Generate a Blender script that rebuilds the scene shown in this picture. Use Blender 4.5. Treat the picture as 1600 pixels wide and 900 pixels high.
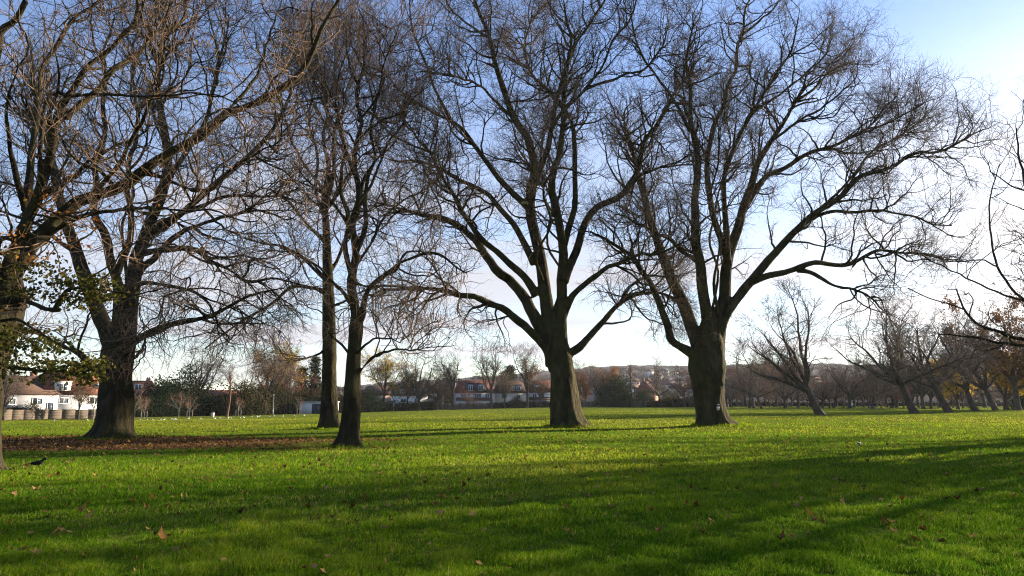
import bpy, math, random
import numpy as np
from mathutils import Vector, Matrix, Euler

scene = bpy.context.scene
for _o in list(bpy.data.objects):
    bpy.data.objects.remove(_o)
COL = scene.collection
PI = math.pi

# ------------------------------------------------------------------ camera
F, EYE, PITCH = 1130.0, 1.6, math.radians(9.0)
cam_data = bpy.data.cameras.new('camera')
cam_data.sensor_width = 36.0
cam_data.lens = 36.0 * F / 1600.0
cam_data.clip_start = 0.1
cam_data.clip_end = 12000
cam = bpy.data.objects.new('camera', cam_data)
COL.objects.link(cam)
cam.location = (0, 0, EYE)
cam.rotation_euler = (PI / 2 + PITCH, 0, 0)
scene.camera = cam

# ------------------------------------------------------------------ sun, sky, exposure
SUN_AZ, SUN_EL = math.radians(57), math.radians(13.5)      # azimuth to the right of +Y
SUN_DIR = Vector((math.sin(SUN_AZ) * math.cos(SUN_EL), math.cos(SUN_AZ) * math.cos(SUN_EL), math.sin(SUN_EL)))
sl = bpy.data.lights.new('sun', 'SUN')
sl.energy = 5.0
sl.angle = math.radians(0.6)
sl.color = (1.0, 0.86, 0.66)
so = bpy.data.objects.new('sun', sl)
COL.objects.link(so)
so.rotation_euler = (-SUN_DIR).to_track_quat('-Z', 'Y').to_euler()
so.location = (30, 30, 60)

vs = scene.view_settings
scene.display_settings.display_device = 'sRGB'
vs.view_transform = 'Standard'
vs.look = 'None'
vs.gamma = 1.0
vs.use_curve_mapping = False
vs.exposure = 2.08
scene.cycles.use_denoising = True
scene.cycles.denoiser = 'OPENIMAGEDENOISE'
scene.cycles.denoising_input_passes = 'RGB_ALBEDO_NORMAL'
scene.cycles.denoising_prefilter = 'NONE'
scene.cycles.filter_width = 1.1
scene.cycles.max_bounces = 6
scene.cycles.transparent_max_bounces = 8
scene.cycles.sample_clamp_indirect = 6.0


def build_world():
    w = bpy.data.worlds.new('World')
    scene.world = w
    w.use_nodes = True
    nt = w.node_tree
    N, L = nt.nodes, nt.links
    N.clear()
    out = N.new('ShaderNodeOutputWorld')
    bg = N.new('ShaderNodeBackground')
    bg.inputs['Strength'].default_value = 0.047
    L.new(bg.outputs[0], out.inputs[0])
    sky = N.new('ShaderNodeTexSky')
    sky.sky_type = 'NISHITA'
    sky.sun_disc = False
    sky.sun_elevation = SUN_EL
    sky.sun_rotation = SUN_AZ
    sky.altitude = 50
    sky.air_density = 1.0
    sky.dust_density = 0.15
    sky.ozone_density = 3.0
    tc = N.new('ShaderNodeTexCoord')
    sep = N.new('ShaderNodeSeparateXYZ')
    L.new(tc.outputs['Generated'], sep.inputs[0])

    def math_(op, a, b=None, c=None):
        m = N.new('ShaderNodeMath')
        m.operation = op
        for i, v in enumerate((a, b, c)):
            if v is None:
                continue
            if isinstance(v, (int, float)):
                m.inputs[i].default_value = v
            else:
                L.new(v, m.inputs[i])
        return m.outputs[0]

    def ramp01(v, a, b, smooth=True):
        m = N.new('ShaderNodeMapRange')
        m.interpolation_type = 'SMOOTHSTEP' if smooth else 'LINEAR'
        L.new(v, m.inputs[0])
        m.inputs[1].default_value = a
        m.inputs[2].default_value = b
        return m.outputs[0]
    # high thin cloud laid out on a flat layer overhead
    zc = math_('ADD', math_('MAXIMUM', sep.outputs[2], 0.0), 0.10)
    cx = math_('DIVIDE', sep.outputs[0], zc)
    cy = math_('DIVIDE', sep.outputs[1], zc)
    comb = N.new('ShaderNodeCombineXYZ')
    L.new(math_('MULTIPLY', cx, 0.55), comb.inputs[0])
    L.new(cy, comb.inputs[1])
    n1 = N.new('ShaderNodeTexNoise')
    n1.inputs['Scale'].default_value = 0.8
    n1.inputs['Detail'].default_value = 8
    n1.inputs['Roughness'].default_value = 0.55
    n1.inputs['Distortion'].default_value = 0.4
    L.new(comb.outputs[0], n1.inputs['Vector'])
    cl = ramp01(n1.outputs['Fac'], 0.39, 0.64)
    band = math_('MULTIPLY', ramp01(sep.outputs[2], 0.46, 0.17), ramp01(sep.outputs[2], -0.05, 0.10))
    # cosine of the angle to the sun
    vm = N.new('ShaderNodeVectorMath')
    vm.operation = 'DOT_PRODUCT'
    L.new(tc.outputs['Generated'], vm.inputs[0])
    vm.inputs[1].default_value = SUN_DIR
    near = ramp01(vm.outputs['Value'], 0.72, 1.0)
    cov = math_('ADD', math_('MULTIPLY', cl, band), math_('MULTIPLY', math_('MULTIPLY', near, ramp01(sep.outputs[2], 0.52, 0.22)), 0.6))
    cov = math_('MINIMUM', math_('ADD', math_('MULTIPLY', cov, 0.95), math_('MULTIPLY', band, 0.26)), 0.96)
    cov = math_('MULTIPLY', cov, ramp01(vm.outputs['Value'], -0.45, 0.25))     # cloud kept to the sunward half, to lower the fill from behind
    ccol = N.new('ShaderNodeMix')
    ccol.data_type = 'RGBA'
    L.new(near, ccol.inputs[0])
    ccol.inputs[6].default_value = (3.75, 3.78, 4.2, 1)
    ccol.inputs[7].default_value = (8.0, 7.85, 7.95, 1)
    mix = N.new('ShaderNodeMix')
    mix.data_type = 'RGBA'
    L.new(cov, mix.inputs[0])
    hs = N.new('ShaderNodeHueSaturation')
    hs.inputs['Hue'].default_value = 0.512
    hs.inputs['Value'].default_value = 1.48
    hs.inputs['Saturation'].default_value = 1.0
    L.new(sky.outputs[0], hs.inputs['Color'])
    L.new(hs.outputs[0], mix.inputs[6])
    L.new(ccol.outputs[2], mix.inputs[7])
    L.new(mix.outputs[2], bg.inputs['Color'])


build_world()

# ------------------------------------------------------------------ pixel <-> world
CT, ST = math.cos(PITCH), math.sin(PITCH)


def ray(px, py):
    u, v = (px - 800.0) / F, (450.0 - py) / F
    return np.array((u, CT - v * ST, ST + v * CT))


def at(px, py, Y):
    d = ray(px, py)
    t = Y / d[1]
    return np.array((d[0] * t, Y, EYE + d[2] * t))


def sstep(a, b, x):
    t = np.clip((np.asarray(x, float) - a) / (b - a), 0, 1)
    return t * t * (3 - 2 * t)


def fbm(x, y, seed=0, octv=4, base=1.0):
    """cheap smooth noise from summed rotated sines, about -1..1"""
    r = np.random.RandomState(seed)
    out = np.zeros(np.broadcast(x, y).shape)
    amp, tot, fr = 1.0, 0.0, base
    for o in range(octv):
        for k in range(3):
            a, p, q = r.uniform(0, 2 * PI), r.uniform(0, 2 * PI), r.uniform(0.7, 1.35)
            b, s = r.uniform(0, 2 * PI), r.uniform(0.3, 0.9)
            cxx = np.cos(a) * x + np.sin(a) * y
            cyy = -np.sin(a) * x + np.cos(a) * y
            out = out + amp * np.sin(fr * q * cxx + p + 1.3 * np.sin(fr * s * cyy + b))
        tot += 3 * amp
        amp *= 0.55
        fr *= 2.07
    return out / tot * 1.8


def ground_z(x, y):
    x = np.asarray(x, float)
    y = np.asarray(y, float)
    z = -1.5 * sstep(40, 135, y) * sstep(25, -75, x)
    z = z + 0.10 * fbm(x, y, 3, 3, 0.09) * sstep(4, 20, np.hypot(x, y))
    for (mx, my, mh, mr) in MOUNDS:
        z = z + mh * np.exp(-((x - mx) ** 2 + (y - my) ** 2) / (2 * mr * mr))
    return z


MOUNDS = []


def gz(x, y):
    return float(ground_z(x, y))


def gpt(px, Y, up=0.0):
    """point of the ground at depth Y under image column px"""
    x = (px - 800.0) / F * Y * (1.0 / 0.9877) * 1.0
    # column px is a plane through the eye; near the horizon X = u * t with t ~ Y / (CT - v ST)
    d = ray(px, 636)
    x = d[0] * Y / d[1]
    return np.array((x, Y, gz(x, Y) + up))


def gpx(px, py):
    """march the pixel's ray to the ground"""
    d = ray(px, py)
    t = 3.0
    for _ in range(60):
        p = np.array((0, 0, EYE)) + d * t
        h = p[2] - gz(p[0], p[1])
        if h < 0.004:
            break
        t += max(h / max(-d[2], 0.004) * 0.5, 0.01)
        if t > 600:
            break
    p = np.array((0, 0, EYE)) + d * t
    p[2] = gz(p[0], p[1])
    return p


# ------------------------------------------------------------------ materials
def new_mat(name):
    m = bpy.data.materials.new(name)
    m.use_nodes = True
    nt = m.node_tree
    b = nt.nodes['Principled BSDF']
    return m, nt, b


def noise_node(nt, scale, detail=4, rough=0.6, coord='Object', stretch=None, dist=0.0):
    tc = nt.nodes.new('ShaderNodeTexCoord')
    src = tc.outputs[coord]
    if stretch:
        mp = nt.nodes.new('ShaderNodeMapping')
        mp.inputs['Scale'].default_value = stretch
        nt.links.new(src, mp.inputs[0])
        src = mp.outputs[0]
    n = nt.nodes.new('ShaderNodeTexNoise')
    n.inputs['Scale'].default_value = scale
    n.inputs['Detail'].default_value = detail
    n.inputs['Roughness'].default_value = rough
    n.inputs['Distortion'].default_value = dist
    nt.links.new(src, n.inputs['Vector'])
    return n


def ramp_node(nt, src, stops):
    r = nt.nodes.new('ShaderNodeValToRGB')
    e = r.color_ramp.elements
    while len(e) < len(stops):
        e.new(0.5)
    for el, (p, c) in zip(e, stops):
        el.position = p
        el.color = (*c, 1)
    nt.links.new(src, r.inputs[0])
    return r


def noisy(name, c1, c2, scale=3.0, rough=0.85, bump=0.0, bscale=None, coord='Object', stretch=None, mid=(0.3, 0.7), spec=0.08, bdist=0.02):
    m, nt, b = new_mat(name)
    n = noise_node(nt, scale, 5, 0.62, coord, stretch)
    r = ramp_node(nt, n.outputs['Fac'], [(mid[0], c1), (mid[1], c2)])
    nt.links.new(r.outputs[0], b.inputs['Base Color'])
    b.inputs['Roughness'].default_value = rough
    b.inputs['Specular IOR Level'].default_value = spec
    if bump:
        n2 = noise_node(nt, bscale or scale * 3, 6, 0.65, coord, stretch)
        bp = nt.nodes.new('ShaderNodeBump')
        bp.inputs['Strength'].default_value = bump
        bp.inputs['Distance'].default_value = bdist
        nt.links.new(n2.outputs['Fac'], bp.inputs['Height'])
        nt.links.new(bp.outputs[0], b.inputs['Normal'])
    return m


def bark_mat(name, dark, mid, pale, moss=None, scale=2.2):
    m, nt, b = new_mat(name)
    n = noise_node(nt, scale, 7, 0.66, 'Object', (1, 1, 0.45), 0.6)
    r = ramp_node(nt, n.outputs['Fac'], [(0.28, dark), (0.5, mid), (0.74, pale)])
    col = r.outputs[0]
    if moss:
        n3 = noise_node(nt, 0.9, 4, 0.6)
        r3 = ramp_node(nt, n3.outputs['Fac'], [(0.42, (0, 0, 0)), (0.66, (1, 1, 1))])
        mx = nt.nodes.new('ShaderNodeMix')
        mx.data_type = 'RGBA'
        nt.links.new(r3.outputs[0], mx.inputs[0])
        nt.links.new(col, mx.inputs[6])
        mx.inputs[7].default_value = (*moss, 1)
        col = mx.outputs[2]
    nt.links.new(col, b.inputs['Base Color'])
    b.inputs['Roughness'].default_value = 0.95
    b.inputs['Specular IOR Level'].default_value = 0.04
    n2 = noise_node(nt, scale * 4.5, 8, 0.7, 'Object', (1, 1, 0.28), 0.8)
    v = nt.nodes.new('ShaderNodeTexVoronoi')
    v.inputs['Scale'].default_value = scale * 2.6
    mp = nt.nodes.new('ShaderNodeMapping')
    mp.inputs['Scale'].default_value = (1, 1, 0.3)
    tc = nt.nodes.new('ShaderNodeTexCoord')
    nt.links.new(tc.outputs['Object'], mp.inputs[0])
    nt.links.new(mp.outputs[0], v.inputs['Vector'])
    n6 = nt.nodes.new('ShaderNodeMath')
    n6.operation = 'MULTIPLY_ADD'
    nt.links.new(n.outputs['Fac'], n6.inputs[0])
    n6.inputs[1].default_value = 2.0
    nt.links.new(n2.outputs['Fac'], n6.inputs[2])
    ad = nt.nodes.new('ShaderNodeMath')
    ad.operation = 'MULTIPLY_ADD'
    nt.links.new(v.outputs['Distance'], ad.inputs[0])
    ad.inputs[1].default_value = 0.7
    nt.links.new(n6.outputs[0], ad.inputs[2])
    bp = nt.nodes.new('ShaderNodeBump')
    bp.inputs['Strength'].default_value = 0.9
    bp.inputs['Distance'].default_value = 0.11
    nt.links.new(ad.outputs[0], bp.inputs['Height'])
    nt.links.new(bp.outputs[0], b.inputs['Normal'])
    return m


def leaf_mat(name, cols, trans=0.45, tint_scale=1.5):
    """thin leaf: part reflected, part let through; tint varies from leaf to leaf through an attribute"""
    m = bpy.data.materials.new(name)
    m.use_nodes = True
    nt = m.node_tree
    nt.nodes.clear()
    out = nt.nodes.new('ShaderNodeOutputMaterial')
    at_ = nt.nodes.new('ShaderNodeAttribute')
    at_.attribute_name = 'tint'
    k = len(cols)
    r = ramp_node(nt, at_.outputs['Fac'], [(i / (k - 1), c) for i, c in enumerate(cols)])
    df = nt.nodes.new('ShaderNodeBsdfDiffuse')
    tr = nt.nodes.new('ShaderNodeBsdfTranslucent')
    nt.links.new(r.outputs[0], df.inputs[0])
    nt.links.new(r.outputs[0], tr.inputs[0])
    mx = nt.nodes.new('ShaderNodeMixShader')
    mx.inputs[0].default_value = trans
    nt.links.new(df.outputs[0], mx.inputs[1])
    nt.links.new(tr.outputs[0], mx.inputs[2])
    nt.links.new(mx.outputs[0], out.inputs[0])
    return m


M = {}
M['plane_bark'] = bark_mat('plane_bark', (0.018, 0.014, 0.009), (0.048, 0.038, 0.022), (0.12, 0.095, 0.052), (0.06, 0.056, 0.022))
M['dark_bark'] = bark_mat('dark_bark', (0.014, 0.011, 0.008), (0.034, 0.027, 0.018), (0.085, 0.068, 0.043), (0.045, 0.042, 0.018))
M['twig'] = noisy('twig', (0.085, 0.06, 0.043), (0.16, 0.115, 0.08), 0.6, 0.85)
M['red_twig'] = noisy('red_twig', (0.10, 0.066, 0.043), (0.18, 0.12, 0.08), 0.6, 0.85)
M['far_bark'] = noisy('far_bark', (0.045, 0.036, 0.028), (0.09, 0.072, 0.052), 1.2, 0.9)
M['rust_bark'] = noisy('rust_bark', (0.11, 0.055, 0.035), (0.17, 0.09, 0.06), 1.0, 0.9)
M['far_twig'] = noisy('far_twig', (0.11, 0.08, 0.06), (0.17, 0.125, 0.09), 0.3, 0.9)
M['far_red_twig'] = noisy('far_red_twig', (0.13, 0.062, 0.04), (0.21, 0.105, 0.065), 0.3, 0.9)
M['pale_bark'] = noisy('pale_bark', (0.14, 0.125, 0.10), (0.26, 0.235, 0.19), 1.6, 0.9)
M['cut_wood'] = noisy('cut_wood', (0.36, 0.29, 0.13), (0.48, 0.40, 0.2), 5, 0.8)
M['green_leaf'] = leaf_mat('green_leaf', [(0.022, 0.028, 0.008), (0.04, 0.044, 0.011), (0.085, 0.068, 0.016)], 0.3)
M['brown_leaf'] = leaf_mat('brown_leaf', [(0.07, 0.032, 0.010), (0.12, 0.058, 0.018), (0.18, 0.095, 0.03)])
M['yellow_leaf'] = leaf_mat('yellow_leaf', [(0.30, 0.17, 0.015), (0.46, 0.30, 0.025), (0.56, 0.42, 0.05)])
M['rust_leaf'] = leaf_mat('rust_leaf', [(0.13, 0.04, 0.012), (0.22, 0.08, 0.02), (0.28, 0.15, 0.03)])
M['evergreen'] = leaf_mat('evergreen', [(0.010, 0.02, 0.008), (0.02, 0.035, 0.012), (0.035, 0.055, 0.018)], 0.2)
M['olive_leaf'] = leaf_mat('olive_leaf', [(0.02, 0.023, 0.009), (0.036, 0.038, 0.014), (0.062, 0.055, 0.022)], 0.25)
M['fallen_leaf'] = leaf_mat('fallen_leaf', [(0.06, 0.028, 0.010), (0.16, 0.08, 0.026), (0.33, 0.20, 0.08)], 0.25)
M['white_render'] = noisy('white_render', (0.52, 0.51, 0.5), (0.64, 0.63, 0.61), 0.7, 0.9)
M['cream_render'] = noisy('cream_render', (0.55, 0.49, 0.37), (0.66, 0.6, 0.47), 0.7, 0.9)
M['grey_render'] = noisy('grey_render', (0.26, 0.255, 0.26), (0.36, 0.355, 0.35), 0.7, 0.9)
M['brick'] = noisy('brick', (0.24, 0.11, 0.075), (0.36, 0.17, 0.115), 2.2, 0.9, 0.3, 12)
M['pink_brick'] = noisy('pink_brick', (0.36, 0.24, 0.19), (0.46, 0.32, 0.25), 2.2, 0.9, 0.3, 12)
M['red_tile'] = noisy('red_tile', (0.10, 0.04, 0.03), (0.165, 0.062, 0.044), 1.8, 0.85, 0.5, 9, stretch=(1, 1, 4))  # kept dark: shade on the middle row's roofs is in the colour
M['brown_tile'] = noisy('brown_tile', (0.06, 0.038, 0.03), (0.105, 0.065, 0.048), 1.8, 0.85, 0.5, 9, stretch=(1, 1, 4))
M['sunlit_red_tile'] = noisy('sunlit_red_tile', (0.15, 0.05, 0.034), (0.23, 0.08, 0.052), 1.8, 0.85, 0.5, 9, stretch=(1, 1, 4))  # same red tile, with sunlight on the left house put into its colour
M['slate'] = noisy('slate', (0.035, 0.036, 0.042), (0.075, 0.074, 0.08), 1.8, 0.75, 0.4, 9, stretch=(1, 1, 4))
M['white_paint'] = noisy('white_paint', (0.72, 0.72, 0.7), (0.8, 0.8, 0.78), 2, 0.5)
M['dark_paint'] = noisy('dark_paint', (0.03, 0.035, 0.05), (0.06, 0.066, 0.085), 2, 0.6)
M['fence_wood'] = noisy('fence_wood', (0.085, 0.068, 0.052), (0.125, 0.10, 0.077), 6, 0.95, 0.1, 12, stretch=(1, 1, 5))
M['old_fence'] = noisy('old_fence', (0.07, 0.06, 0.052), (0.14, 0.12, 0.1), 1.3, 0.9, 0.3, 8, stretch=(1, 1, 5))
M['concrete'] = noisy('concrete', (0.34, 0.33, 0.3), (0.46, 0.44, 0.4), 3, 0.9)
M['metal'] = noisy('metal', (0.16, 0.17, 0.17), (0.26, 0.27, 0.27), 3, 0.5)
gm, gnt, gb = new_mat('window_glass')
gb.inputs['Base Color'].default_value = (0.06, 0.075, 0.09, 1)
gb.inputs['Roughness'].default_value = 0.08
M['glass'] = gm


def plain(name, c, rough=0.7):
    return noisy(name, tuple(v * 0.8 for v in c), tuple(min(v * 1.15, 0.9) for v in c), 4, rough)


# ------------------------------------------------------------------ mesh helpers
class MB:
    """collects vertices and faces as numpy blocks and links them as one mesh object"""

    def __init__(self):
        self.v, self.q, self.t, self.n = [], [], [], 0
        self.qm, self.tm = [], []
        self.tint = []

    def add(self, verts, quads=None, tris=None, mi=0, tint=None):
        verts = np.asarray(verts, float).reshape(-1, 3)
        if quads is not None and len(quads):
            q = np.asarray(quads, np.int64).reshape(-1, 4) + self.n
            self.q.append(q)
            self.qm.append(np.full(len(q), mi))
        if tris is not None and len(tris):
            t = np.asarray(tris, np.int64).reshape(-1, 3) + self.n
            self.t.append(t)
            self.tm.append(np.full(len(t), mi))
        self.v.append(verts)
        self.tint.append(np.zeros(len(verts)) if tint is None else np.asarray(tint, float))
        self.n += len(verts)
        return self

    def box(self, c, s, rz=0.0, mi=0, top=None):
        """box centred at c with full size s; top=(sx, sy) tapers the upper face"""
        tx, ty = top if top else (1, 1)
        v = []
        for z in (-0.5, 0.5):
            kx, ky = (tx, ty) if z > 0 else (1, 1)
            for (x, y) in ((-0.5, -0.5), (0.5, -0.5), (0.5, 0.5), (-0.5, 0.5)):
                X, Y = x * s[0] * kx, y * s[1] * ky
                v.append((c[0] + X * math.cos(rz) - Y * math.sin(rz), c[1] + X * math.sin(rz) + Y * math.cos(rz), c[2] + z * s[2]))
        self.add(v, [(3, 2, 1, 0), (4, 5, 6, 7), (0, 1, 5, 4), (1, 2, 6, 5), (2, 3, 7, 6), (3, 0, 4, 7)], mi=mi)
        return self

    def tubes(self, P, R, sides=4, caps=False, mi=0):
        """P (N,K,3), R (N,K)"""
        P = np.asarray(P, float)
        R = np.asarray(R, float)
        n, K, _ = P.shape
        if n == 0:
            return self
        T = np.empty_like(P)
        T[:, 1:-1] = P[:, 2:] - P[:, :-2]
        T[:, 0] = P[:, 1] - P[:, 0]
        T[:, -1] = P[:, -1] - P[:, -2]
        T /= np.linalg.norm(T, axis=2, keepdims=True) + 1e-9
        mean = P[:, -1] - P[:, 0]
        ref = np.zeros((n, 3))
        ref[np.arange(n), np.argmin(np.abs(mean), axis=1)] = 1
        A = np.cross(T, ref[:, None, :])
        A /= np.linalg.norm(A, axis=2, keepdims=True) + 1e-9
        B = np.cross(T, A)
        th = np.arange(sides) * 2 * PI / sides
        V = P[:, :, None, :] + R[:, :, None, None] * (np.cos(th)[None, None, :, None] * A[:, :, None, :] + np.sin(th)[None, None, :, None] * B[:, :, None, :])
        V = V.reshape(-1, 3)
        base = (np.arange(n) * K * sides)[:, None, None] + (np.arange(K - 1) * sides)[None, :, None]
        s = np.arange(sides)[None, None, :]
        s2 = (np.arange(sides)[None, None, :] + 1) % sides
        quads = np.stack([base + s, base + s2, base + s2 + sides, base + s + sides], axis=3).reshape(-1, 4)
        tris = []
        if caps:
            for i in range(n):
                o = i * K * sides
                e = o + (K - 1) * sides
                for k in range(1, sides - 1):
                    tris.append((o, o + k + 1, o + k))
                    tris.append((e, e + k, e + k + 1))
        self.add(V, quads, tris, mi=mi)
        return self

    def mesh(self, name, mats, smooth=False):
        me = bpy.data.meshes.new(name)
        if self.n == 0:
            return me
        V = np.concatenate(self.v)
        Q = np.concatenate(self.q) if self.q else np.zeros((0, 4), np.int64)
        T = np.concatenate(self.t) if self.t else np.zeros((0, 3), np.int64)
        me.vertices.add(len(V))
        me.vertices.foreach_set('co', V.astype(np.float32).ravel())
        loops = np.concatenate([Q.ravel(), T.ravel()]).astype(np.int32)
        me.loops.add(len(loops))
        me.loops.foreach_set('vertex_index', loops)
        me.polygons.add(len(Q) + len(T))
        st = np.concatenate([np.arange(len(Q)) * 4, len(Q) * 4 + np.arange(len(T)) * 3]).astype(np.int32)
        me.polygons.foreach_set('loop_start', st)
        mi = np.concatenate(self.qm + self.tm).astype(np.int32)
        me.polygons.foreach_set('material_index', mi)
        if smooth:
            me.polygons.foreach_set('use_smooth', np.ones(len(mi), bool))
        tint = np.concatenate(self.tint)
        if tint.any():
            a = me.attributes.new('tint', 'FLOAT', 'POINT')
            a.data.foreach_set('value', tint.astype(np.float32))
        for m in (mats if isinstance(mats, (list, tuple)) else [mats]):
            me.materials.append(m)
        me.update(calc_edges=True)
        return me

    def obj(self, name, mats, parent=None, smooth=False):
        o = bpy.data.objects.new(name, self.mesh(name, mats, smooth))
        COL.objects.link(o)
        if parent is not None:
            o.parent = parent
        return o


def tag(o, label=None, cat=None, group=None, kind=None):
    if label:
        o['label'] = label
    if cat:
        o['category'] = cat
    if group:
        o['group'] = group
    if kind:
        o['kind'] = kind
    return o


def thing(name, label, cat, loc=(0, 0, 0), rz=0.0, group=None):
    o = bpy.data.objects.new(name, None)
    o.empty_display_size = 0.3
    COL.objects.link(o)
    o.location = loc
    o.rotation_euler = (0, 0, rz)
    return tag(o, label, cat, group)


def copy_tree(o, parent=None):
    c = o.copy()
    COL.objects.link(c)
    if parent is not None:
        c.parent = parent
    for ch in list(o.children):
        copy_tree(ch, c)
    return c


def rot_z(v, a):
    v = np.asarray(v, float)
    c, s = math.cos(a), math.sin(a)
    out = v.copy()
    out[..., 0] = c * v[..., 0] - s * v[..., 1]
    out[..., 1] = s * v[..., 0] + c * v[..., 1]
    return out


# ------------------------------------------------------------------ tree growth
def catmull(pts, K):
    pts = np.asarray(pts, float)
    P = np.vstack([2 * pts[0] - pts[1], pts, 2 * pts[-1] - pts[-2]])
    out = []
    n = len(pts) - 1
    for i in range(n):
        p0, p1, p2, p3 = P[i], P[i + 1], P[i + 2], P[i + 3]
        for t in np.linspace(0, 1, 12, endpoint=False):
            out.append(0.5 * ((2 * p1) + (-p0 + p2) * t + (2 * p0 - 5 * p1 + 4 * p2 - p3) * t * t + (-p0 + 3 * p1 - 3 * p2 + p3) * t ** 3))
    out.append(pts[-1])
    out = np.array(out)
    d = np.concatenate([[0], np.cumsum(np.linalg.norm(np.diff(out, axis=0), axis=1))])
    s = np.linspace(0, d[-1], K)
    return np.stack([np.interp(s, d, out[:, k]) for k in range(out.shape[1])], axis=1)


def norm(v):
    return v / (np.linalg.norm(v, axis=-1, keepdims=True) + 1e-9)


def grow(rng, P, R, per_m, tmin, lmin, lmax, K, ang=(35, 75), wig=0.22, up=0.05, rmax=0.05, rtip=0.004, env=None, tip=True, droop=None, tpow=1.0):
    """children along every path of the batch P (N,K0,3) with radii R (N,K0)"""
    N, K0, _ = P.shape
    L = np.linalg.norm(np.diff(P, axis=1), axis=2).sum(1)
    cnt = rng.poisson(np.maximum(L * per_m * (1 - tmin), 0.0))
    idx = np.repeat(np.arange(N), cnt)
    t = tmin + (1 - tmin) * rng.random(len(idx)) ** tpow
    if tip:
        idx = np.concatenate([idx, np.arange(N)])
        t = np.concatenate([t, np.full(N, 0.985)])
    u = t * (K0 - 1)
    i = np.minimum(u.astype(int), K0 - 2)
    f = (u - i)[:, None]
    base = P[idx, i] * (1 - f) + P[idx, i + 1] * f
    tan = norm(P[idx, i + 1] - P[idx, i])
    rb = R[idx, i] * (1 - f[:, 0]) + R[idx, i + 1] * f[:, 0]
    q = norm(np.cross(tan, rng.normal(size=tan.shape)))
    a = np.radians(rng.uniform(ang[0], ang[1], len(idx)))
    if tip:
        a[-N:] *= 0.35
    d = np.cos(a)[:, None] * tan + np.sin(a)[:, None] * q
    length = rng.uniform(lmin, lmax, len(idx)) * (1.12 - 0.5 * t)
    if env is not None:
        c, rad = env
        e = np.linalg.norm((base + d * length[:, None] * 0.9 - c) / rad, axis=1)
        length = length * np.clip((1.62 - e) / 0.45, 0.2, 1.0)
    r0 = np.minimum(np.minimum(rb * rng.uniform(0.45, 0.8, len(idx)), length * 0.028), rmax)
    r0 = np.maximum(r0, rtip * 1.25)
    Pc = np.empty((len(idx), K, 3))
    Pc[:, 0] = base
    upv = np.zeros((len(idx), 3))
    upv[:, 2] = up
    if droop is not None:
        upv[:, 2] += droop(base)
    step = (length / (K - 1))[:, None]
    for k in range(1, K):
        d = norm(d + rng.normal(size=d.shape) * wig + upv)
        Pc[:, k] = Pc[:, k - 1] + d * step
    s = np.linspace(0, 1, K)[None, :]
    Rc = r0[:, None] * (1 - s) + rtip * s
    return Pc, Rc


def lathe_trunk(mb, C, R, rng, lobes, sides=40, flare_h=0.8, lobe_amt=0.22, K=None):
    """trunk through centres C (K,3) with radii R (K), root buttresses near the foot, ends closed"""
    K = len(C)
    th = np.arange(sides) * 2 * PI / sides
    ph = rng.uniform(0, 2 * PI, 3)
    V = np.empty((K, sides, 3))
    z0 = C[0][2]
    for k in range(K):
        h = C[k][2] - z0
        e = math.exp(-max(h, 0) / flare_h)
        lob = np.zeros(sides)
        for (a, wd, am) in lobes:
            dd = (th - a + PI) % (2 * PI) - PI
            lob += am * np.exp(-(dd / wd) ** 2)
        r = R[k] * (1 + lobe_amt * e * (lob * 2.2 - 0.55) + 0.035 * np.sin(3 * th + ph[0] + h * 0.3) + 0.03 * np.sin(5 * th + ph[1] - h * 0.5) + 0.016 * np.sin(9 * th + ph[2] + h))
        V[k, :, 0] = C[k][0] + r * np.cos(th)
        V[k, :, 1] = C[k][1] + r * np.sin(th)
        V[k, :, 2] = C[k][2]
    q = []
    for k in range(K - 1):
        for s in range(sides):
            s2 = (s + 1) % sides
            q.append((k * sides + s, k * sides + s2, (k + 1) * sides + s2, (k + 1) * sides + s))
    t = []
    e = (K - 1) * sides
    for s in range(1, sides - 1):
        t.append((0, s + 1, s))
        t.append((e, e + s, e + s + 1))
    mb.add(V.reshape(-1, 3), q, t)


def fuse(mb, name, mat, parent, voxel, smooth=3):
    """weld overlapping closed limbs into one skin"""
    tmp = mb.obj('fuse_source', mat)
    r = tmp.modifiers.new('remesh', 'REMESH')
    r.mode = 'VOXEL'
    r.voxel_size = voxel
    r.use_smooth_shade = True
    s = tmp.modifiers.new('smooth', 'SMOOTH')
    s.factor = 0.5
    s.iterations = smooth
    dg = bpy.context.evaluated_depsgraph_get()
    me = bpy.data.meshes.new_from_object(tmp.evaluated_get(dg))
    me.name = name
    old = tmp.data
    bpy.data.objects.remove(tmp)
    bpy.data.meshes.remove(old)
    # burrs and hollows
    n = len(me.vertices)
    co = np.empty(n * 3, np.float32)
    no = np.empty(n * 3, np.float32)
    me.vertices.foreach_get('co', co)
    me.vertices.foreach_get('normal', no)
    co, no = co.reshape(-1, 3).astype(float), no.reshape(-1, 3)
    k = fbm(co[:, 0] + 0.35 * co[:, 2], co[:, 1] - 0.28 * co[:, 2], 61, 4, 2.6) + 0.6 * fbm(co[:, 0] * 1.0 - 0.9 * co[:, 2], co[:, 1] + 0.8 * co[:, 2], 62, 3, 1.5)
    amp = 0.03 * (voxel / 0.05) * sstep(14.0, 1.0, co[:, 2]) + 0.010
    co += no * (k * amp)[:, None]
    me.vertices.foreach_set('co', co.astype(np.float32).ravel())
    me.update()
    me.materials.clear()
    me.materials.append(mat)
    o = bpy.data.objects.new(name, me)
    COL.objects.link(o)
    o.parent = parent
    return o


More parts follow.
